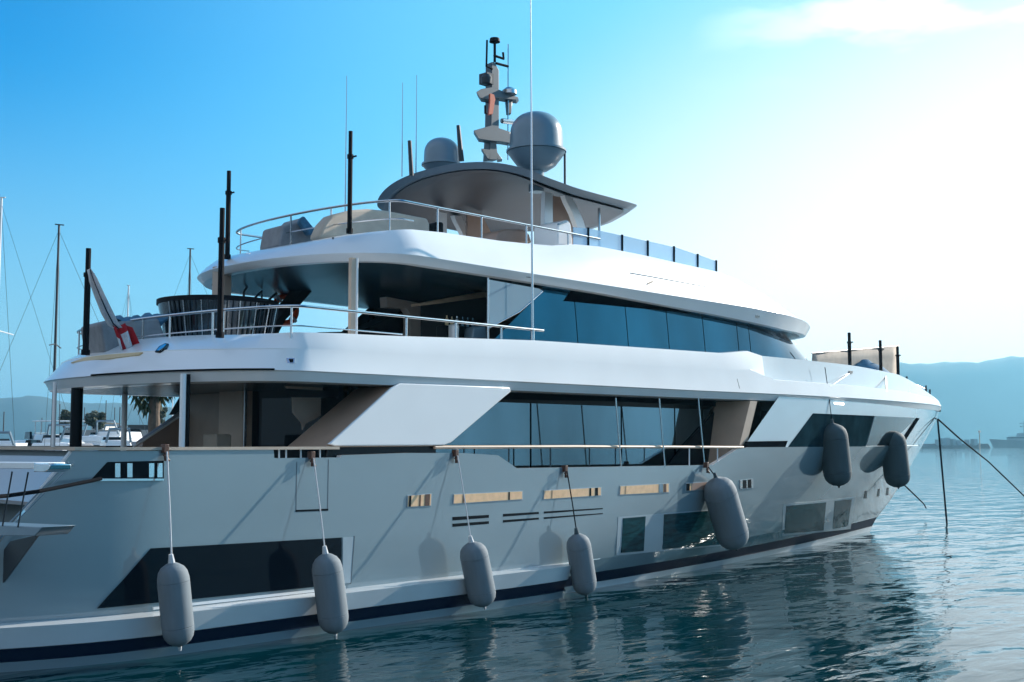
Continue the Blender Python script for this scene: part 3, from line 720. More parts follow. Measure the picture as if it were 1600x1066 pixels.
for k, (rtop, ft, fb_, y, wpx, dark, lab) in enumerate(FEND):
    yt = y + (.35 if k < 5 else .0)
    a = P(*rtop, y=17.55) if k < 5 else P(*rtop, y=y+ .1)
    T_ = P(*ft, y=y); B_ = P(*fb_, y=y)
    th = thing('fender', lab, 'fender', a, 'grey cylindrical fenders hung along the hull')
    dist = (T_-CAM).dot(fw); L_ = (B_-T_).length; rad = wpx/2/F*dist
    if bodyme is None:
        rf = .5*50/145; o = MB()     # unit length along -Z, radius 1 in xy (scaled)
        prof = [(.0, 0), (.12, -.005), (.16, -.02), (.45, -.045), (.72, -.08), (.90, -.13), (.985, -.2), (1.0, -.24), (.965, -.245), (1.0, -.25), (1.0, -.5), (1.0, -.76), (.965, -.765), (1.0, -.77), (.985, -.82), (.9, -.885), (.72, -.935), (.42, -.975), (.15, -.99), (.1, -1.0), (0, -1.0)]
        o.lathe(prof, n=28); body = o.build('fender_cover', 'fender_cloth', None, ang=75); bodyme = body.data
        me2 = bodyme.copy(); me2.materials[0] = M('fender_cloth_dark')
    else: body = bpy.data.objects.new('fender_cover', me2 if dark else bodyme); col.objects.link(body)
    body.parent = th; body.location = T_-a; body.scale = (rad, rad, L_)
    body.rotation_mode = 'QUATERNION'; body.rotation_quaternion = (T_-B_).to_track_quat('Z', 'Y')
    o = MB(); mid = (a+T_)/2; o.tube([a, mid+Vector((0, -.01, -.01)), T_+(B_-T_)*.03], .014 if k < 5 else .012, 6); o.build('rope', 'rope_white' if k not in (3, 4, 5, 6) else 'rope_dark', th)
    dn = (B_-T_).normalized()
    o = MB(); o.tube([T_-dn*.10, T_+dn*.06], .035, 8, r2=.06); o.tube([B_-dn*.04, B_+dn*.06], .04, 8, r2=.02); o.build('fender_eye', 'fender_cloth_dark' if k > 2 else 'rope_white', th)
    if k < 5:
        o = MB(); o.box(a+Vector((0, .07, .05)), (.09, .12, .14)); o.box(a+Vector((.01, .03, -.08)), (.07, .05, .14)); o.tube([a+Vector((-.04, .04, -.04)), a+Vector((.05, 0, -.15))], .022); o.build('rail_clamp', 'clamp_brown', th, bevel=.015)
# ---- awning poles standing on the decks
for (a, y0, y1, y, r) in ((547, 205, 357, 19.3, .05), (356.5, 267, 397, 23.0, .055), (345.5, 325, 520, 18.9, .055), (136, 388, 547, 22.2, .06), (1327.5, 520, 573, 19.0, .06), (1376, 532, 584, 19.6, .06), (1403, 541, 592, 20.4, .06)):
    p0 = P(a, y1+8, y=y); p1 = P(a, y0, y=y); o = MB(); z_ = p0.z; hh = p1.z-z_; X, Y = (p0.x+p1.x)/2, y
    o.tube([(X, Y, z_), (X, Y, z_+hh*.75)], r, 10); o.tube([(X, Y, z_+hh*.75), (X, Y, z_+hh)], r*.85, 10); o.tube([(X, Y, z_+hh*.73), (X, Y, z_+hh*.77)], r*1.35, 10)
    o.tube([(X, Y, z_+hh*.74), (X+.1, Y-.08, z_+hh*.76)], .02, 6); o.tube([(X, Y, z_), (X, Y, z_+.1)], r*1.4, 10)
    o.build('awning_pole', 'black_matte', yacht, bevel=0)
# canvas screen on the foredeck
scn = thing('canvas_screen', 'cream canvas windbreak stretched between black poles on the foredeck', 'screen', P(1340, 580, y=21.2))
rows = []
for j in range(5):
    rows.append([P(1270+133*i/14, (552-11*i/14)*(1-j/4)+600*j/4, y=21.2-.0*i)+Vector((0, .03*math.sin(i*1.3+j), 0)) for i in range(15)])
o = MB(); o.grid(rows); o.build('canvas', 'canvas_beige', scn, solid=.02)
o = MB(); o.tube([P(1268, 552, y=21.2), P(1404, 540.5, y=21.2)], .018, 6); o.build('top_cord', 'dark_metal', scn)
# covered sun pad behind it
sp = MB(); c = P(1352, 573, y=21.0); sp.lathe([(1.0, -.7), (.95, -.3), (.6, .0), (.25, .14), (.12, .26), (0, .27)], c, 20)
tag(sp.build('covered_table', 'canvas_blue', None, loc=tuple(c), ang=50), 'pointed pale blue cover over a table on the foredeck before the canvas screen', 'covered table')
o = MB(); o.tube([P(1318, 571, y=21.5), P(1356, 566, y=21.5)], .02); 
for a in (1386, 1393, 1417, 1446, 1453): 
    p = S(a, 600 if a < 1430 else 615, 0.0); 
# bow stanchions
for pxx, pyy in ((1417, 597), (1447, 611), (1453, 617)):
    p = P(pxx, pyy, y=21.3); o = MB(); o.tube([p-Vector((0, 0, .2)), p+Vector((0, 0, .22))], .04, 6); o.build('bow_bollard', 'dark_metal', yacht)
o = MB(); o.tube([P(1400, 590, y=21.6), P(1425, 598, y=21.6), P(1448, 609, y=21.7)], .02, 6); o.build('bow_rail', 'steel', yacht)

# ---- mooring lines at the bow
o = MB(); a = P(1461, 655, y=22); o.tube([a+Vector((.3, 0, 0)), P(1500, 686, y=22.5), P(1545, 722, y=23.5), P(1600, 775, y=25), P(1680, 855, y=27)], .035, 8)
tag(o.build('mooring_line', 'rope_dark', None, loc=tuple(a)), 'dark mooring line running from the bow tip out to the right edge', 'mooring line')
o = MB(); b_ = P(1465, 655, y=21.9); e_ = Vector((b_.x+.1, b_.y-.3, -1.2)); pts = [b_]
for k in range(1, 7): pts.append(b_.lerp(e_, k/6))
o.tube(pts, .04, 8); tag(o.build('anchor_chain', 'rope_dark', None, loc=tuple(b_)), 'dark anchor line dropping straight from the bow into the water', 'anchor line')
o = MB(); a = P(1412, 757, y=21.9); o.tube([a, P(1443, 787, y=24), P(1447, 794, y=24.4)], .03, 6)
tag(o.build('anchor_line', 'rope_dark', None, loc=tuple(a)), 'short slanting line between the foremost fender and the water', 'line')
# long vertical antenna in front of the superstructure
p0 = P(832, 531, y=17.9); p1 = P(829, -20, y=17.9)
o = MB(); o.tube([p0, p0.lerp(p1, .5), p1], .03, 8, r2=.010); o.tube([p0-Vector((0, 0, .1)), p0+Vector((0, 0, .25))], .045); o.tube([P(831, 433, y=17.9), P(823, 433, y=18.3)], .02, 6); o.build('whip_antenna', 'steel', yacht)
# ---- hardtop supports and sun deck fittings
def pr(name, pts, y, w_, m, both=True, bevel=.01):
    return slab(name, pts, y, w_, m, both, bevel=bevel)
pr('hardtop_post', [(852, 300), (864, 303), (864, 384), (850, 384)], 20.0, .14, 'white_paint')
pr('hardtop_strut', [(882, 305), (893, 306), (903, 324), (912, 345), (918, 366), (918, 384), (911, 384), (905, 362), (895, 334), (886, 316)], 19.9, .16, 'white_paint')
pr('arch_panel', [(864, 306), (886, 310), (908, 356), (911, 384), (864, 384)], 20.4, .06, 'brown_lining')
p = P(936.5, 384, y=19.8); o = MB(); o.tube([(p.x, p.y, 7.8), (p.x, p.y, 9.5)], .035, 8); o.build('hardtop_post', 'steel', yacht)
pr('helm_pod', [(871, 348), (888, 343), (893, 350), (895, 384), (871, 384)], 19.3, .8, 'white_paint', both=False, bevel=.05)
pr('helm_window', [(873, 349), (886, 345), (886, 348), (873, 352)], 19.26, .05, 'clear_grey', both=False)
WS = [(895, 355, 384), (919, 357, 383), (972, 368, 393), (1012, 377, 401), (1053, 386, 411), (1090, 398, 422), (1119, 408, 431)]
def ysun(x): return 18.95+ .9*sm((x-27)/8)
for (a, t0, b0_), (c, t1, b1_) in zip(WS, WS[1:]):
    ya = 19.0 if a < 1000 else 19.0+.004*(a-1000); yc = 19.0 if c < 1000 else 19.0+.004*(c-1000)
    poly = [P(a+1, t0, y=ya), P(c-1, t1, y=yc), P(c-1, b1_+4, y=yc), P(a+1, b0_+4, y=ya)]
    o = MB(); o.prism(poly, (0, .02, 0)); g = o.build('glass_panel', 'clear_blue', yacht)
    if c != 895:
        o = MB(); o.tube([P(c, b1_+5, y=yc), P(c, t1-1, y=yc)], .035, 6); o.build('panel_post', 'black_gloss', yacht)
if False: pr('sun_deck_coaming', [(668, 350), (690, 342), (775, 352), (852, 372), (870, 380), (870, 386), (668, 386)], 22.5, .2, 'white_paint', both=False)
# hatch line on the sun deck flank
o = MB()
def yb3(x, z):
    return 18.35+.30*max(0, (z-7.2))/.9+ (0 if x < 29.5 else 3.65*((x-29.5)/6.5)**2.9*.9)
# covered seats on the sun deck
def covered(name, lab, cat, pts, y, depth, m):
    o = MB(); poly = px_poly(pts, y); o.prism(poly, (.1, depth, 0)); o.add([], [])
    ob = o.build(name, m, None, loc=tuple(poly[0])); md = ob.modifiers.new('bevel', 'BEVEL'); md.width = .06; md.segments = 3
    return tag(ob, lab, cat)
covered('covered_sofa', 'long beige sofa under a fitted cover behind the sun deck rail', 'sofa', [(500, 366), (508, 348), (520, 335), (548, 328), (575, 326), (606, 329), (668, 341), (672, 350), (672, 372), (500, 372)], 20.6, .5, 'canvas_beige')
covered('covered_chair', 'small grey-beige covered chair at the aft end of the sun deck', 'chair', [(436, 380), (441, 352), (469, 345), (475, 338), (494, 364), (494, 382), (436, 386)], 22.2, .9, 'canvas_grey')
covered('parasol_cover', 'pointed dark blue folded cover standing by the small covered chair', 'parasol', [(468, 346), (472, 338), (476, 338), (497, 364), (482, 366)], 21.9, .25, 'canvas_blue')
covered('sun_lounger', 'low dark rounded lounger against the white sun deck wall', 'sun lounger', [(775, 372), (779, 362), (790, 358), (818, 358), (828, 366), (832, 380), (775, 380)], 20.6, .8, 'brown_lining')
covered('deck_chair', 'small dark chair between the covered sofa and the low lounger', 'chair', [(681, 346), (694, 347), (694, 366), (681, 364)], 20.5, .5, 'black_matte')
# upper deck furniture
tub = MB(); c = P(340, 527, y=22.5); c.z = 4.95
k = .95
tub.lathe([(0, 0), (1.05*k, 0), (1.12*k, .3), (1.24*k, .95), (1.33*k, 1.38)], c, 40); t_ = thing('deck_bar', 'big round dark slatted bar behind the upper deck rail under the white roof', 'bar', c)
tub.build('bar_front', 'bar_glass', t_, ang=60)
o = MB(); o.lathe([(1.30*k, 1.36), (1.36*k, 1.36), (1.36*k, 1.46), (1.30*k, 1.47), (0, 1.47)], c, 40); o.build('bar_top', 'black_matte', t_, ang=40)
for kk in range(13):
    an = R(196+kk*13); o = MB(); rr = 1.13*k; r2_ = 1.27*k
    o.box(c+Vector((rr*math.cos(an), rr*math.sin(an), .28)), (.05, .10, .22), rz=an); o.build('reflective_tile', 'chrome' if kk % 3 == 1 else 'steel', t_)
for kk in range(30):
    an = R(185+kk*6); o = MB(); o.tube([c+Vector((1.075*k*math.cos(an), 1.075*k*math.sin(an), .03)), c+Vector((1.27*k*math.cos(an), 1.27*k*math.sin(an), .95)), c+Vector((1.345*k*math.cos(an), 1.345*k*math.sin(an), 1.36))], .016, 5); o.build('rib', 'dark_metal' if kk % 3 else 'steel', t_)
for kk in range(7):
    an = R(262+kk*10); o = MB(); o.box(c+Vector((1.245*k*math.cos(an), 1.245*k*math.sin(an), 1.0)), (.04, .18, .42), rz=an, rot=Matrix.Rotation(an, 3, 'Z') @ Matrix.Rotation(R(12), 3, 'Y')); o.build('bar_window', 'teal_glass', t_)
cs = thing('covered_sofa', 'low grey covered sofa aft of the round bar with a blue bundle on its back', 'sofa', P(200, 545, y=22.4))
o = MB(); o.prism(px_poly([(156, 505), (165, 501), (178, 503), (248, 497), (262, 535), (262, 552), (163, 552)], 22.4), (.2, 1.2, 0)); o.build('sofa_cover', 'canvas_grey', cs, bevel=.05)
o = MB(); rw = []
for i in range(17):
    a = 180+ (252-180)*i/16; pc = P(a, 508-7*(i/16)-2*math.sin(i*1.3), y=22.7); rw.append([pc+Vector((0, .28*math.cos(q), (.13+.05*math.sin(i*1.9))*math.sin(q))) for q in [2*math.pi*j/10 for j in range(10)]])
o.grid(rw, closed=True); o.build('blue_bundle', 'canvas_blue', cs, ang=60)
# stair to the sun deck
st = [(425, 512), (433, 500), (478, 447), (488, 445), (490, 452), (466, 480), (446, 500), (432, 527), (424, 527)]
slab('sun_deck_stair', st, 23.6, .5, 'black_matte')
o = MB()
for pts in ([(381, 466), (381, 456), (386, 449)], [(397, 467), (409, 455), (409, 472)], [(412, 476), (432, 458), (434, 470)], [(486, 452), (521, 446)]):
    o.tube([P(a, b_, y=24.2) for a, b_ in pts], .03, 6)
o.build('stair_handrail', 'dark_metal', yacht)
lr = MB(); c = P(446, 484, y=24.6); rows = []
for i in range(25):
    an = 2*math.pi*i/24; rows.append([c + Vector(((.33+.075*math.cos(q))*math.cos(an), .075*math.sin(q), (.33+.075*math.cos(q))*math.sin(an))) for q in [2*math.pi*j/10 for j in range(10)]])
lr.grid(rows, closed=True); l_ = thing('life_ring', 'orange life ring hung on the far rail behind the dark stair', 'life ring', c); lr.build('ring', 'orange', l_, ang=60)
for kx in range(4):
    an = R(45+90*kx); o = MB(); o.box(c+Vector((.33*math.cos(an), 0, .33*math.sin(an))), (.17, .17, .08), rot=Matrix.Rotation(-an, 3, 'Y')); o.build('reflective_band', 'white_cloth', l_, bevel=.02)
# saloon terrace furniture
covered('dark_sofa', 'long low black sofa inside the upper deck terrace behind the rail', 'sofa', [(562, 526), (566, 517), (628, 486), (640, 486), (640, 532), (562, 532)], 22.4, .8, 'black_matte')
covered('low_table', 'low black table top left of the upper deck column', 'table', [(483, 523), (500, 519), (540, 518), (560, 522), (560, 530), (483, 530)], 21.6, .9, 'black_matte')
covered('bar_stool', 'blue-grey upholstered stool nearest the wind screen on the upper deck', 'stool', [(740, 510), (760, 509), (762, 532), (737, 532)], 19.4, .4, 'grey_paint')
covered('service_trolley', 'pale blue-white trolley under the bottles on the upper deck', 'trolley', [(708, 506), (719, 506), (718, 532), (708, 532)], 19.6, .4, 'white_paint')
for i, (a, t0, t1, m_, lab) in enumerate(((698, 493, 508, 'gold', 'squat amber bottle leftmost on the upper deck bar'), (706, 495, 508, 'gold', 'second amber bottle from the left on the upper deck bar'), (714, 494, 508, 'steel', 'pale silver bottle between amber and dark ones on the bar'), (723, 495, 510, 'teal_glass', 'dark slim bottle right of the silver one on the bar'), (731, 496, 511, 'teal_glass', 'dark slim bottle second from right on the bar'), (739, 497, 512, 'teal_glass', 'dark slim bottle rightmost on the upper deck bar'))):
    p0 = P(a, t1, y=19.9); p1 = P(a, t0, y=19.9); h = (p1-p0).length; o = MB(); o.lathe([(0, 0), (.04, 0), (.042, h*.6), (.015, h*.75), (.015, h), (0, h)], p0, 12)
    tag(o.build('bottle', m_, None, loc=tuple(p0)), lab, 'bottle', 'bottles on the upper deck bar')
p = P(718, 510, y=19.9); o = MB(); o.box((p.x, 19.95, p.z-.28), (1.1, .3, .52)); tag(o.build('bar_counter', 'black_gloss', None, loc=(p.x, 19.95, 4.9), bevel=.02), 'narrow black bar counter carrying the bottles beside the wind screen', 'counter')

# ---- flag on the stern
fl = thing('flag', 'striped pale ensign with red and white end drooping from a slanting black staff', 'flag', P(196, 546, y=21.8))
o = MB(); o.tube([P(196, 548, y=21.8), P(140, 424, y=21.8)], .035, 8, r2=.02); o.build('flagstaff', 'black_gloss', fl)
L1 = [(137, 422), (139, 440), (148, 465), (158, 490), (168, 508), (178, 515)]; L2 = [(141, 420), (151, 433), (163, 458), (175, 482), (185, 503), (191, 512)]
rows = []
for (a, b_), (c, d2) in zip(L1, L2):
    rows.append([P(a+(c-a)*u/8, b_+(d2-b_)*u/8, y=21.72)+Vector((0, -.05*math.sin(u*2.1), 0)) for u in range(9)])
o = MB(); o.grid(rows); o.build('flag_cloth', 'white_cloth', fl, ang=70, solid=.01)
for k in (3,):
    o = MB(); o.tube([r_[k]+Vector((-.0, -.06, 0)) for r_ in rows], .012, 6); o.build('flag_stripe', 'navy_paint', fl)
rows = []
for j in range(7):
    v = j/6; rows.append([P(176+10*v+ (28+6*v)*u/8, 509+36*v+4*math.sin(u*.9), y=21.7)+Vector((0, -.07*math.sin(u*1.7+v), 0)) for u in range(9)])
o = MB(); o.grid(rows, mis=[0]*6); ob = o.build('flag_end', ['red_cloth', 'white_cloth'], fl, ang=70, solid=.01)
for pg in ob.data.polygons:
    j, u = divmod(pg.index, 8); pg.material_index = 1 if (3 <= u <= 4 and j >= 2) or (u < 2 and 3 <= j) else 0

# ---- domes, mast and antennas on the hardtop
def dome(px, top, seam, bot, wpx, y, z0):
    ps = P(px, seam, y=y); pt = P(px, top, y=y); pb = P(px, bot, y=y); dist = (ps-CAM).dot(fw); r = wpx/2/F*dist
    H1 = (pt.z-ps.z); H0 = (ps.z-pb.z); c = Vector((ps.x, y, ps.z))
    o = MB(); pr_ = [(r*1.0, 0), (r*.99, H1*.30), (r*.975, H1*.45)] + [(r*.975*math.cos(q)**.85 if q < 1.57 else 0, H1*.45+H1*.55*math.sin(q)) for q in [math.pi/2*i/14 for i in range(1, 15)]]
    o.lathe(pr_, c, 36); dd = o.build('radome', 'grey_paint', yacht, ang=60)
    o = MB(); o.lathe([(r*1.12, -.02), (r*1.12, .03), (r*.98, .05)], c, 36); o.lathe([(.12, -H0), (.42*r, -H0*.97), (r*.72, -H0*.72), (r*.96, -H0*.3), (r*1.08, -.03)], c, 36); o.tube([(c.x, c.y, z0), (c.x, c.y, c.z-H0*.9)], .2, 12); o.build('radome_base', 'grey_paint', dd, ang=40)
    return c, r, dd
c, r, dd = dome(838, 176, 237, 268, 84, 20.6, 9.8)
o = MB(); o.tube([(c.x+r*.75, c.y-r*.75, c.z), (c.x+r*.75, c.y-r*.75, 9.8)], .03); o.build('radome_brace', 'dark_metal', dd)
dome(690, 216, 258, 275, 56, 22.8, 10.2)
MY = 22.0
def mp_(pts, y=MY): return [P(a, b_, y=y) for a, b_ in pts]
mst = MB(); mst.prism(mp_([(768, 97), (773, 97), (780, 110), (780, 200), (776, 225), (779, 250), (764, 250), (767, 200), (768, 140)]), (.05, .28, 0)); mst.build('mast', 'mast_paint', yacht, bevel=.02)
def shelf(pts, y, ext, m='mast_paint', name='mast_spreader'):
    o = MB(); o.prism(mp_(pts, y), ext); return o.build(name, m, yacht, bevel=.008)
shelf([(744, 144), (752, 139), (769, 136), (810, 152), (806, 156), (796, 155), (778, 152), (768, 156), (750, 153)], MY-.1, (.35, .3, .02))
shelf([(740, 204), (768, 196), (782, 201), (797, 206), (799, 224), (782, 221), (768, 220), (748, 217)], MY-.1, (.3, .3, .02))
shelf([(752, 232), (766, 234), (766, 248), (762, 248)], MY, (.2, .2, 0)); shelf([(777, 238), (785, 249), (777, 250)], MY, (.2, .2, 0))
o = MB(); o.prism(mp_([(766, 146), (772, 148), (774, 155), (770, 178), (764, 179), (766, 160)], MY-.35), (.05, .1, 0)); o.build('pennant', 'orange', yacht)
o = MB()
o.tube(mp_([(761, 63), (760, 104), (769, 108)]), .03, 6); o.tube(mp_([(773, 97), (773, 64)]), .04, 6); o.lathe([(0, .12), (.13, .1), (.15, 0), (.05, -.03)], P(773, 66, y=MY), 12)
o.tube(mp_([(772, 87), (787, 92), (786, 82)]), .035, 6); o.tube(mp_([(775, 99), (794, 104)]), .035, 6); o.tube(mp_([(758, 165), (758, 177), (767, 179)]), .03, 6)
o.build('mast_antenna', 'black_matte', yacht)
o = MB(); o.tube(mp_([(794, 69), (793.5, 250)]), .018, 6); o.build('whip_antenna', 'steel', yacht)
o = MB(); o.box(P(760, 124, y=MY), (.25, .3, .28)); o.lathe([(0, -.12), (.13, -.1), (.15, .05), (.1, .14), (0, .16)], P(760, 125, y=MY-.1), 14); o.build('searchlight', 'dark_metal', yacht)
o = MB(); o.lathe([(0, -.1), (.2, -.08), (.2, .02), (.1, .1), (0, .11)], P(796, 143, y=MY-.1), 14); o.build('gps_antenna', 'steel', yacht)
o = MB(); o.prism(mp_([(791, 155), (801, 157), (799, 178), (793, 178)]), (.1, .15, 0)); o.build('loudhailer', 'dark_metal', yacht, bevel=.02)
o = MB(); o.tube(mp_([(784, 189), (802, 191)]), .07, 10); o.build('mast_camera', 'steel', yacht, bevel=.01)
for (a, y0, y1, y, r0) in ((540, 118, 360, 21.5, .02), (626, 128, 276, 22.2, .018), (650, 117, 270, 22.0, .018)):
    o = MB(); p0, p1 = P(a-1 if a == 540 else a+2 if a == 626 else a, y1, y=y), P(a, y0, y=y); p1.x = p0.x; o.tube([p0, p1], r0, 6, r2=.009); o.build('whip_antenna', 'steel', yacht)
for (a, a1, y0, y1, y) in ((640, 643, 220, 275, 22.0), (716, 721, 196, 252, 21.6)):
    o = MB(); o.tube([P(a1, y1, y=y), P(a, y0, y=y)], .075 if a > 700 else .06, 10, r2=.05); o.build('stub_antenna', 'dark_metal', yacht)

# ------------------------------------------------------------------ background, left: marina
def yacht_mast_boat(label, group, pxm, topy, dist, hullcol, mastm, rz):
    base = D(pxm, 697, dist); base.z = 0; top = D(pxm, topy, dist); H_ = top.z
    t = thing('sailboat', label, 'sailboat', base, group); L_ = H_*.75
    m3 = Matrix.Rotation(rz, 3, 'Z'); T = lambda x, y, z: base + m3 @ Vector((x, y, z))
    rows = []
    for k in range(13):
        u = k/12; hw = L_*.14*(math.sin(math.pi*(.12+.88*u)*.97)**.8) if u < 1 else .02; hw = max(.03, L_*.15*(1-(2*u-.75)**2*.62) if u < .95 else .06)
        fr = 1.25+.35*u; rows.append([T(L_*(u-.5), -hw, fr), T(L_*(u-.5)*.96, -hw*.7, 0), T(L_*(u-.5)*.96, 0, -.2), T(L_*(u-.5)*.96, hw*.7, 0), T(L_*(u-.5), hw, fr)])
    o = MB(); o.grid(rows); o.add(rows[0], [(0, 1, 2, 3, 4)]); o.grid([[r_[0] for r_ in rows], [r_[4] for r_ in rows]]); o.build('hull', hullcol, t)
    o = MB(); o.box(T(-.02*L_, 0, 1.75), (L_*.4, L_*.16, .6), rz=rz, taper=.85); o.build('cabin', 'white_paint', t, bevel=.05)
    o = MB(); o.tube([T(.05*L_, 0, 1.5), T(.05*L_, 0, H_)], .11, 8, r2=.07); o.tube([T(.05*L_-.3, 0, H_), T(.05*L_+.25, 0, H_+.05)], .04, 5); ms_ = o.build('mast', mastm, t)
    o = MB(); o.tube([T(.05*L_, -H_*.07, H_*.55), T(.05*L_, 0, H_*.56), T(.05*L_, H_*.07, H_*.55)], .04, 5); o.build('spreader', mastm, ms_)
    o = MB(); o.tube([T(.04*L_, 0, 2.7), T(-.36*L_, 0, 2.9)], .2, 8); o.build('boom', 'canvas_blue' if mastm != 'white_paint' else 'white_cloth', t)
    o = MB()
    for q in (T(.49*L_, 0, 1.6), T(-.49*L_, 0, 1.4), T(.05*L_, L_*.14, 1.4), T(.05*L_, -L_*.14, 1.4)): o.tube([q, T(.05*L_, 0, H_*.98)], .011, 4)
    o.build('stays', 'dark_metal', t)
G_ = 'sailing boats in the marina behind the stern'
for a in ((2, 308, 70, 'white_paint', 'white_paint', 1.9, 'sailboat at the left edge with a thick white mast'), (98, 352, 75, 'white_paint', 'dark_metal', 2.4, 'sailboat with a tall dark mast left of the yacht stern'),
          (189, 445, 110, 'white_paint', 'steel', .6, 'sailboat whose mast tip shows behind the drooping flag'), (304, 389, 95, 'navy_paint', 'dark_metal', 2.2, 'sailboat with a dark mast just left of the pole by the round bar'),
          (268, 600, 160, 'white_paint', 'white_paint', 1.0, 'far sailboat seen under the deck right of the palm trunk')):
    yacht_mast_boat(a[6], G_, a[0], a[1], a[2], a[3], a[4], a[5])
def motorboat(base, L_, rz, label, cm='dark_glass', canopy=True, s=1.0, k=0):
    t = thing('motorboat', label, 'motorboat', base, 'motor boats in the marina behind the stern'); m3 = Matrix.Rotation(rz, 3, 'Z'); T = lambda x, y, z: base + m3 @ Vector((x, y, z*s))
    rows = []
    for k in range(11):
        u = k/10; hw = L_*.16*(1-max(0, (u-.45)/.55)**2.2)+.02; fr = 1.7+1.1*u; rows.append([T(L_*(u-.5), -hw, fr), T(L_*(u-.5)*.93, -hw*.75, 0), T(L_*(u-.5)*.93, hw*.75, 0), T(L_*(u-.5), hw, fr)])
    o = MB(); o.grid(rows); o.add(rows[0], [(0, 1, 2, 3)]); o.grid([[r_[0] for r_ in rows], [r_[3] for r_ in rows]]); o.build('hull', 'white_paint', t)
    o = MB(); o.box(T(-.02*L_, 0, 3.0), (L_*.5, L_*.24, 1.5*s), rz=rz, taper=.8); o.build('cabin', 'white_paint', t, bevel=.1)
    o = MB(); o.box(T(-.02*L_, 0, 3.15), (L_*.485, L_*.245, .6*s), rz=rz, taper=.93); o.build('cabin_windows', cm, t)
    o = MB(); o.box(T(-.08*L_, 0, 4.0), (L_*.32, L_*.2, .6*s), rz=rz, taper=.9); o.build('flybridge', 'white_paint', t, bevel=.08)
    o = MB(); o.box(T(.09*L_, 0, 4.2), (.25, L_*.17, .7*s), rz=rz, taper=.8); o.build('windscreen', cm, t)
    o = MB(); o.tube([T(-.24*L_, -L_*.09, 4.1), T(-.27*L_, -L_*.07, 5.2), T(-.27*L_, L_*.07, 5.2), T(-.24*L_, L_*.09, 4.1)], .1, 6); ar_ = o.build('radar_arch', 'steel' if k % 2 else 'grey_paint', t)
    o = MB(); o.tube([T(-.27*L_, 0, 5.2), T(-.27*L_, 0, 6.6+.4*(k % 3))], .04, 5); o.build('antenna', 'dark_metal', ar_)
    o = MB(); o.box(T(-.36*L_, 0, 3.35), (L_*.2, L_*.26, .5+.3*(k % 3)), rz=rz, taper=.75); o.build('cockpit_cover', ('canvas_blue', 'canvas_grey', 'black_matte')[k % 3], t, bevel=.12)
    o = MB(); o.tube([T(.12*L_, -L_*.155, 3.1), T(.36*L_, -L_*.10, 3.4), T(.49*L_, 0, 3.6), T(.36*L_, L_*.10, 3.4), T(.12*L_, L_*.155, 3.1)], .04, 5); o.build('bow_rail', 'steel', t)
    if canopy:
        o = MB(); o.box(T(-.1*L_, 0, 5.6), (L_*.3, L_*.2, .12), rz=rz); cp_ = o.build('canopy', 'white_paint', t, bevel=.04)
        for sx in (-1, 1):
            for sy in (-1, 1):
                o = MB(); o.tube([T(-.1*L_+sx*L_*.13, sy*L_*.085, 4.2), T(-.1*L_+sx*L_*.13, sy*L_*.085, 5.6)], .05, 6); o.build('canopy_pole', 'steel', t)
ML = ['motorboat at far left with its bow to the yacht', 'white motorboat with a long flat canopy left of the stern columns', 'motorboat beside the thin white stern column', 'motorboat in the marina between the two left stern columns', 'motorboat with dark windows right of the thick black column', 'white motorboat below the round tree behind the stern', 'motorboat left of the palm trunk under the deck', 'motorboat under the right stern column', 'small white motorboat in the nearest row at left', 'small motorboat in the nearest row behind the transom', 'motorboat at the end of the nearest row']
for i, (a, dist, L_, rz, cn, s) in enumerate(((18, 120, 13, 2.0, False, .9), (66, 115, 14, 2.9, True, 1.05), (88, 95, 9, 1.6, False, .95), (104, 100, 11, .9, False, 1.0), (135, 105, 12, 2.6, False, 1.0), (160, 120, 12, 1.4, False, 1.05), (196, 110, 12, .5, False, 1.1), (262, 120, 13, 2.1, True, 1.0), (40, 85, 8, .4, False, .85), (68, 80, 8, 2.4, False, .85), (178, 85, 9, 1.2, False, .9))):
    b_ = D(a, 697, dist); b_.z = 0; motorboat(b_, L_, rz, ML[i], canopy=cn, s=s*.92, k=i)
# quay wall, building and trees behind the boats
def wallbox(name, px0, px1, y0, y1, dist, depth, m, label, cat):
    a, b_ = D(px0, y1, dist), D(px1, y1, dist); top = D(px0, y0, dist).z; a.z = b_.z = 0
    n = (b_-a).normalized().cross(Vector((0, 0, 1)))
    o = MB(); o.prism([a, b_, Vector((b_.x, b_.y, top)), Vector((a.x, a.y, top))], n*-depth); return tag(o.build(name, m, None, loc=tuple(a)), label, cat)
mat('quay_stone', (.36, .36, .35), .8, vary=.15, vscale=.3); mat('roof_dark', (.06, .055, .05), .8, vary=.3, vscale=.4); mat('wall_white', (.62, .6, .56), .7, vary=.1, vscale=.2)
wallbox('quay_wall', 100, 420, 672, 697, 135, 6, 'quay_stone', 'long pale concrete quay wall behind the moored motor boats', 'quay wall')
wallbox('boat_shed', 155, 330, 664, 690, 190, 8, 'roof_dark', 'long low dark-roofed shed along the quay below the hills', 'shed')
hs_ = thing('house', 'small white house with dark windows under the round tree on the quay', 'house', Vector((D(152, 690, 170).x, D(152, 690, 170).y, 0)))
def hb_(px0, px1, y0, y1, dist, depth, m, name, off=0):
    a, b_ = D(px0, y1, dist), D(px1, y1, dist); c_, d2 = D(px1, y0, dist), D(px0, y0, dist); n = (b_-a).normalized().cross(Vector((0, 0, 1)))
    o = MB(); o.prism([a, b_, c_, d2], n*-depth); o.build(name, m, hs_)
hb_(143, 161, 662, 690, 168, 6, 'wall_white', 'wall'); hb_(141.5, 162.5, 660, 662.3, 167.5, 7, 'roof_dark', 'roof')
for a in (146, 151.5, 157): hb_(a-1.3, a+1.3, 665, 670, 167.9, .1, 'dark_glass', 'window')
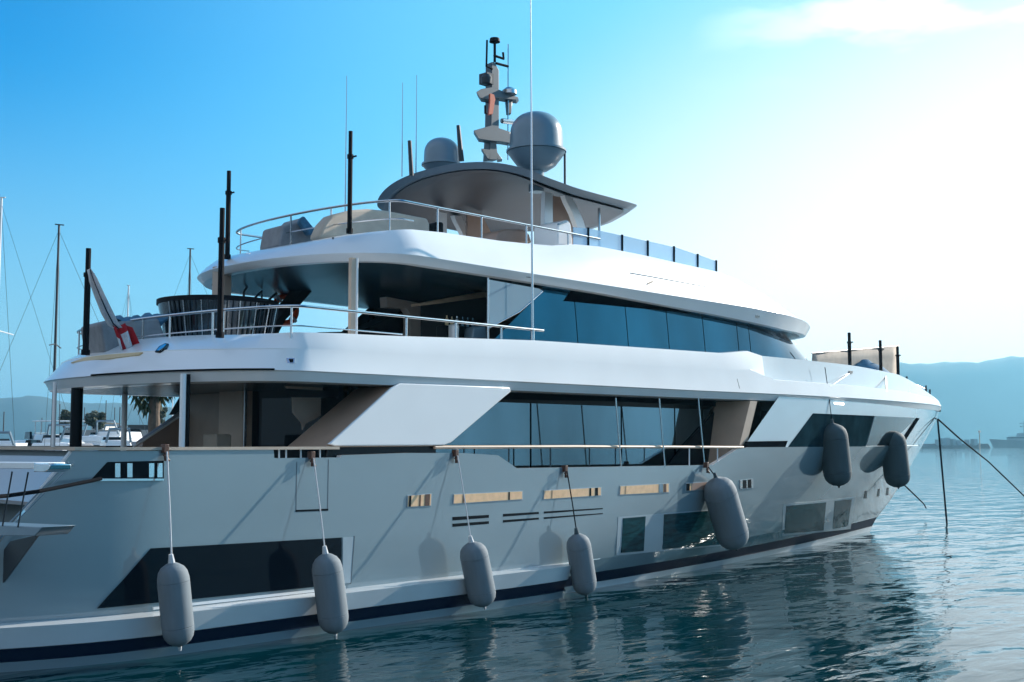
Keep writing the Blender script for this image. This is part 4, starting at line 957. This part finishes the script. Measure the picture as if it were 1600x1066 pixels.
wallbox('harbour_building', -60, 30, 640, 690, 260, 12, 'wall_white', 'pale harbour building at the far left edge behind the boats', 'building') if False else None
leafm = mat('leaves_dark', (.045, .06, .03), .7, vary=.5, vscale=1.2); barkm = mat('bark', (.16, .12, .09), .9, bump=.6, bscale=8, vary=.25, vscale=5); palmm = mat('palm_leaf', (.05, .075, .035), .6, vary=.3)
def tree(px, topy, boty, wpx, dist, label, seed):
    rnd = random.Random(seed); base = D(px, 697, dist); base.z = 0; zt = D(px, topy, dist).z; zb = D(px, boty, dist).z; rad = wpx/2*dist/F
    t = thing('tree', label, 'tree', base, None); c = Vector((base.x, base.y, (zt+zb)/2)); hz = (zt-zb)/2
    o = MB(); o.tube([base, base+Vector((.1, .1, zb*.6)), Vector((c.x, c.y, c.z))], .35, 8, r2=.12)
    for k in range(7):
        an = k*.9; o.tube([Vector((c.x, c.y, zb)), c+Vector((math.cos(an)*rad*.6, math.sin(an)*rad*.6, hz*.3*math.sin(k*2)))], .12, 5, r2=.04)
    o.build('trunk', 'bark', t)
    o = MB(); cl_ = [(c+Vector((rnd.uniform(-1, 1)*rad*.7, rnd.uniform(-1, 1)*rad*.7, rnd.uniform(-.6, .7)*hz)), rad*rnd.uniform(.25, .45)) for _ in range(16)]
    for k in range(2600):
        cc, cr = rnd.choice(cl_); v = Vector((rnd.gauss(0, 1), rnd.gauss(0, 1), rnd.gauss(0, 1))).normalized()*cr*rnd.uniform(.6, 1.1); p = cc+v; s = rnd.uniform(.14, .3)
        a = Vector((rnd.gauss(0, 1), rnd.gauss(0, 1), rnd.gauss(0, 1))).normalized(); b_ = a.orthogonal().normalized()
        o.add([p-a*s, p+b_*s*.5, p+a*s, p-b_*s*.5], [(0, 1, 2, 3)])
    o.build('crown', 'leaves_dark', t, recalc=False)
tree(101, 640, 672, 24, 150, 'dark bushy tree behind the thick black stern column', 3)
tree(149, 645, 668, 32, 160, 'round dark tree standing over the small white house', 5)
tree(-20, 650, 690, 30, 170, 'dark tree beyond the sailboats at the far left', 9)
tree(251, 634, 672, 20, 165, 'dark tree right of the palm trunk below the stair side', 11)
# palm
def palm(px, dist, ztop, wpx, label, seed):
    rnd = random.Random(seed); base = D(px, 697, dist); base.z = 0; r = wpx/2*dist/F
    t = thing('palm_tree', label, 'palm tree', base)
    o = MB(); pts = []; 
    for k in range(22):
        z = ztop*k/21; pts.append(Vector((base.x+.15*math.sin(z*.4), base.y, z)))
    rows = []
    for k, p in enumerate(pts):
        rr = r*(1.08 if k % 2 else .95)*(1.15-.2*k/21); rows.append([p+Vector((rr*math.cos(q), rr*math.sin(q), 0)) for q in [2*math.pi*j/14 for j in range(14)]])
    o.grid(rows, closed=True); o.build('trunk', 'bark', t, ang=20)
    top = pts[-1]; o = MB()
    for k in range(46):
        an = rnd.uniform(0, 2*math.pi); el = rnd.uniform(-.7, .35); L_ = rnd.uniform(1.6, 2.6); dr = Vector((math.cos(an), math.sin(an), 0)); prev = top.copy(); d0 = el; sd_ = Vector((-math.sin(an), math.cos(an), 0))
        for q in range(12):
            nx_ = prev + (dr*math.cos(d0)+Vector((0, 0, math.sin(d0))))*(L_/12); d0 -= .19
            o.tube([prev, nx_], .02, 3, caps=False)
            for s in (-1, 1):
                lf = nx_ + sd_*s*(.32*math.sin(math.pi*(q+2)/15)) + Vector((0, 0, -.32)) + dr*.12
                o.add([prev, nx_, lf], [(0, 1, 2)])
            prev = nx_
    o.build('crown', 'palm_leaf', t, recalc=False)
palm(234, 44, 6.6, 17, 'thick palm trunk with drooping fronds just behind the aft deck', 4)

# ------------------------------------------------------------------ background, right: hills, breakwater, ship
mat('hill_green', (.07, .10, .09), .95, vary=.3, vscale=.004)
def ridge(name, prof, dist, depth, seed):
    rnd = random.Random(seed); rows = []; K = 10
    for j in range(K+1):
        v = j/K; row = []
        n = 160
        for i in range(n+1):
            px = prof[0][0]+(prof[-1][0]-prof[0][0])*i/n; py = interp(px, prof)
            dd_ = dist + depth*v; top = D(px, py, dist+depth*.5).z
            s = math.sin(math.pi*min(1, v*1.0)*.5) if v <= .5 else 1
            h = top*(math.sin(math.pi*v) if v < .5 else math.sin(math.pi*v)**.7 if v < 1 else 0)
            h *= 1+.012*math.sin(i*.9+j*2)+.008*math.sin(i*2.3+j)
            p = D(px, 697, dd_); row.append((p.x, p.y, -2 if j in (0, K) else h))
        rows.append(row)
    o = MB(); o.grid(rows); return tag(o.build(name, 'hill_green', None, ang=180), kind='structure')
ridge('hills', [(-900, 640), (-500, 620), (-200, 615), (0, 622), (40, 619), (62, 620), (85, 624), (104, 630), (140, 630), (170, 629), (225, 634), (300, 640), (500, 640), (700, 690)], 2700, 700, 1)
ridge('hills', [(600, 690), (800, 640), (1000, 600), (1250, 580), (1405, 567), (1480, 567.5), (1540, 564), (1600, 557), (1900, 560), (2300, 570), (2700, 620)], 2500, 500, 2)
bw = thing('breakwater', 'long low dark breakwater right of the bow on the horizon', 'breakwater', D(1490, 697, 760))
a, b_ = D(1436, 697, 760), D(1544, 697, 760); n = (b_-a).normalized(); q = n.cross(Vector((0, 0, 1)))
o = MB(); rows = []
for i in range(60):
    u = i/59; p = a.lerp(b_, u); hh = 2.6+.35*random.random() - (1.6 if u < .02 or u > .985 else 0); rows.append([Vector((p.x, p.y, 0))-q*6+Vector((0, 0, -1)), Vector((p.x, p.y, hh))-q*2, Vector((p.x, p.y, hh))+q*2, Vector((p.x, p.y, -1))+q*6])
o.grid(rows); mat('rock_dark', (.07, .075, .08), .9, bump=.6, bscale=.8, vary=.3, vscale=.3); o.build('rock_wall', 'rock_dark', bw, ang=10)
o = MB()
for k, (a_, h0, h1) in enumerate(((1466, 691, 687), (1474, 691, 685), (1481, 691, 684), (1489, 691, 686), (1497, 691, 688), (1511, 691, 687), (1522, 691, 686))):
    p = D(a_, h0, 758); tpz = D(a_, h1, 758).z; o.box((p.x, p.y, (p.z+tpz)/2-1), (3, 3, tpz-p.z+2), rz=k)
o.build('harbour_gear', 'grey_paint', bw)
bc = thing('harbour_beacon', 'thin pale harbour beacon pole at the end of the breakwater', 'beacon', D(1531, 697, 750)); p = D(1531, 697, 750)
o = MB(); o.tube([(p.x, p.y, 0), (p.x, p.y, D(1531, 674, 750).z)], .5, 8, r2=.3); o.build('pole', 'beige_lining', bc); o = MB(); o.lathe([(0, 0), (.8, 0), (.8, .8), (0, 1.6)], (p.x, p.y, D(1531, 676, 750).z), 10); o.build('lantern', 'beige_lining', bc)
# ship at the right edge
p = D(1620, 697, 900); p.z = 0; sh = thing('patrol_ship', 'grey-blue ship with a stepped mast at the right edge beyond the breakwater', 'ship', p); rz = R(43-90)
m3 = Matrix.Rotation(rz, 3, 'Z'); T = lambda x, y, z: p + m3 @ Vector((x, y, z))
rows = []
for k in range(15):
    u = k/14; x = -35+70*u; hw = 5*(1-max(0, (.35-u)/.35)**2)+.1; fr = 4.2+2.4*max(0, .5-u)*1.6; rows.append([T(x, -hw, fr), T(x+(3 if u < .1 else 0), -hw*.8, -.5), T(x+(3 if u < .1 else 0), hw*.8, -.5), T(x, hw, fr)])
mat('ship_grey', (.12, .16, .19), .5, vary=.1, vscale=.2)
o = MB(); o.grid(rows); o.grid([[r_[0] for r_ in rows], [r_[3] for r_ in rows]]); o.build('hull', 'ship_grey', sh)
o = MB(); o.box(T(-14, 0, 6.3), (14, 7, 3.4), rz=rz, taper=.85); o.box(T(-9, 0, 9.0), (10, 6, 3), rz=rz, taper=.85); o.box(T(6, 0, 6), (22, 7, 4), rz=rz, taper=.9); o.build('superstructure', 'ship_grey', sh, bevel=.1)
o = MB(); o.tube([T(-9, 0, 9), T(-9, 0, 19)], .5, 6, r2=.25); o.box(T(-9, 0, 15.5), (5, 3, .6), rz=rz); o.box(T(-10, 0, 17.6), (3.6, 2, .5), rz=rz); o.lathe([(0, 0), (1.1, .4), (1.2, 1.2), (0, 2)], T(-7.2, 0, 15.6), 10); o.build('mast', 'ship_grey', sh)
o = MB(); o.box(T(-13.9, 0, 7.0), (14.1, 7.1, .7), rz=rz, taper=.97); o.build('bridge_windows', 'dark_glass', sh)
# ------------------------------------------------------------------ air
HAZE = True
if HAZE:
    hz_ = bpy.data.materials.new('haze_air'); hz_.use_nodes = True; ht_ = hz_.node_tree; ht_.nodes.clear()
    pv = ht_.nodes.new('ShaderNodeVolumePrincipled'); pv.inputs['Density'].default_value = .00022; pv.inputs['Color'].default_value = (.32, .74, 1, 1); pv.inputs['Anisotropy'].default_value = .45
    mo = ht_.nodes.new('ShaderNodeOutputMaterial'); ht_.links.new(pv.outputs[0], mo.inputs['Volume'])
    o = MB(); o.box((1500, 1500, 102), (8400, 8400, 210)); tag(o.build('haze', hz_, None, recalc=True), kind='stuff')
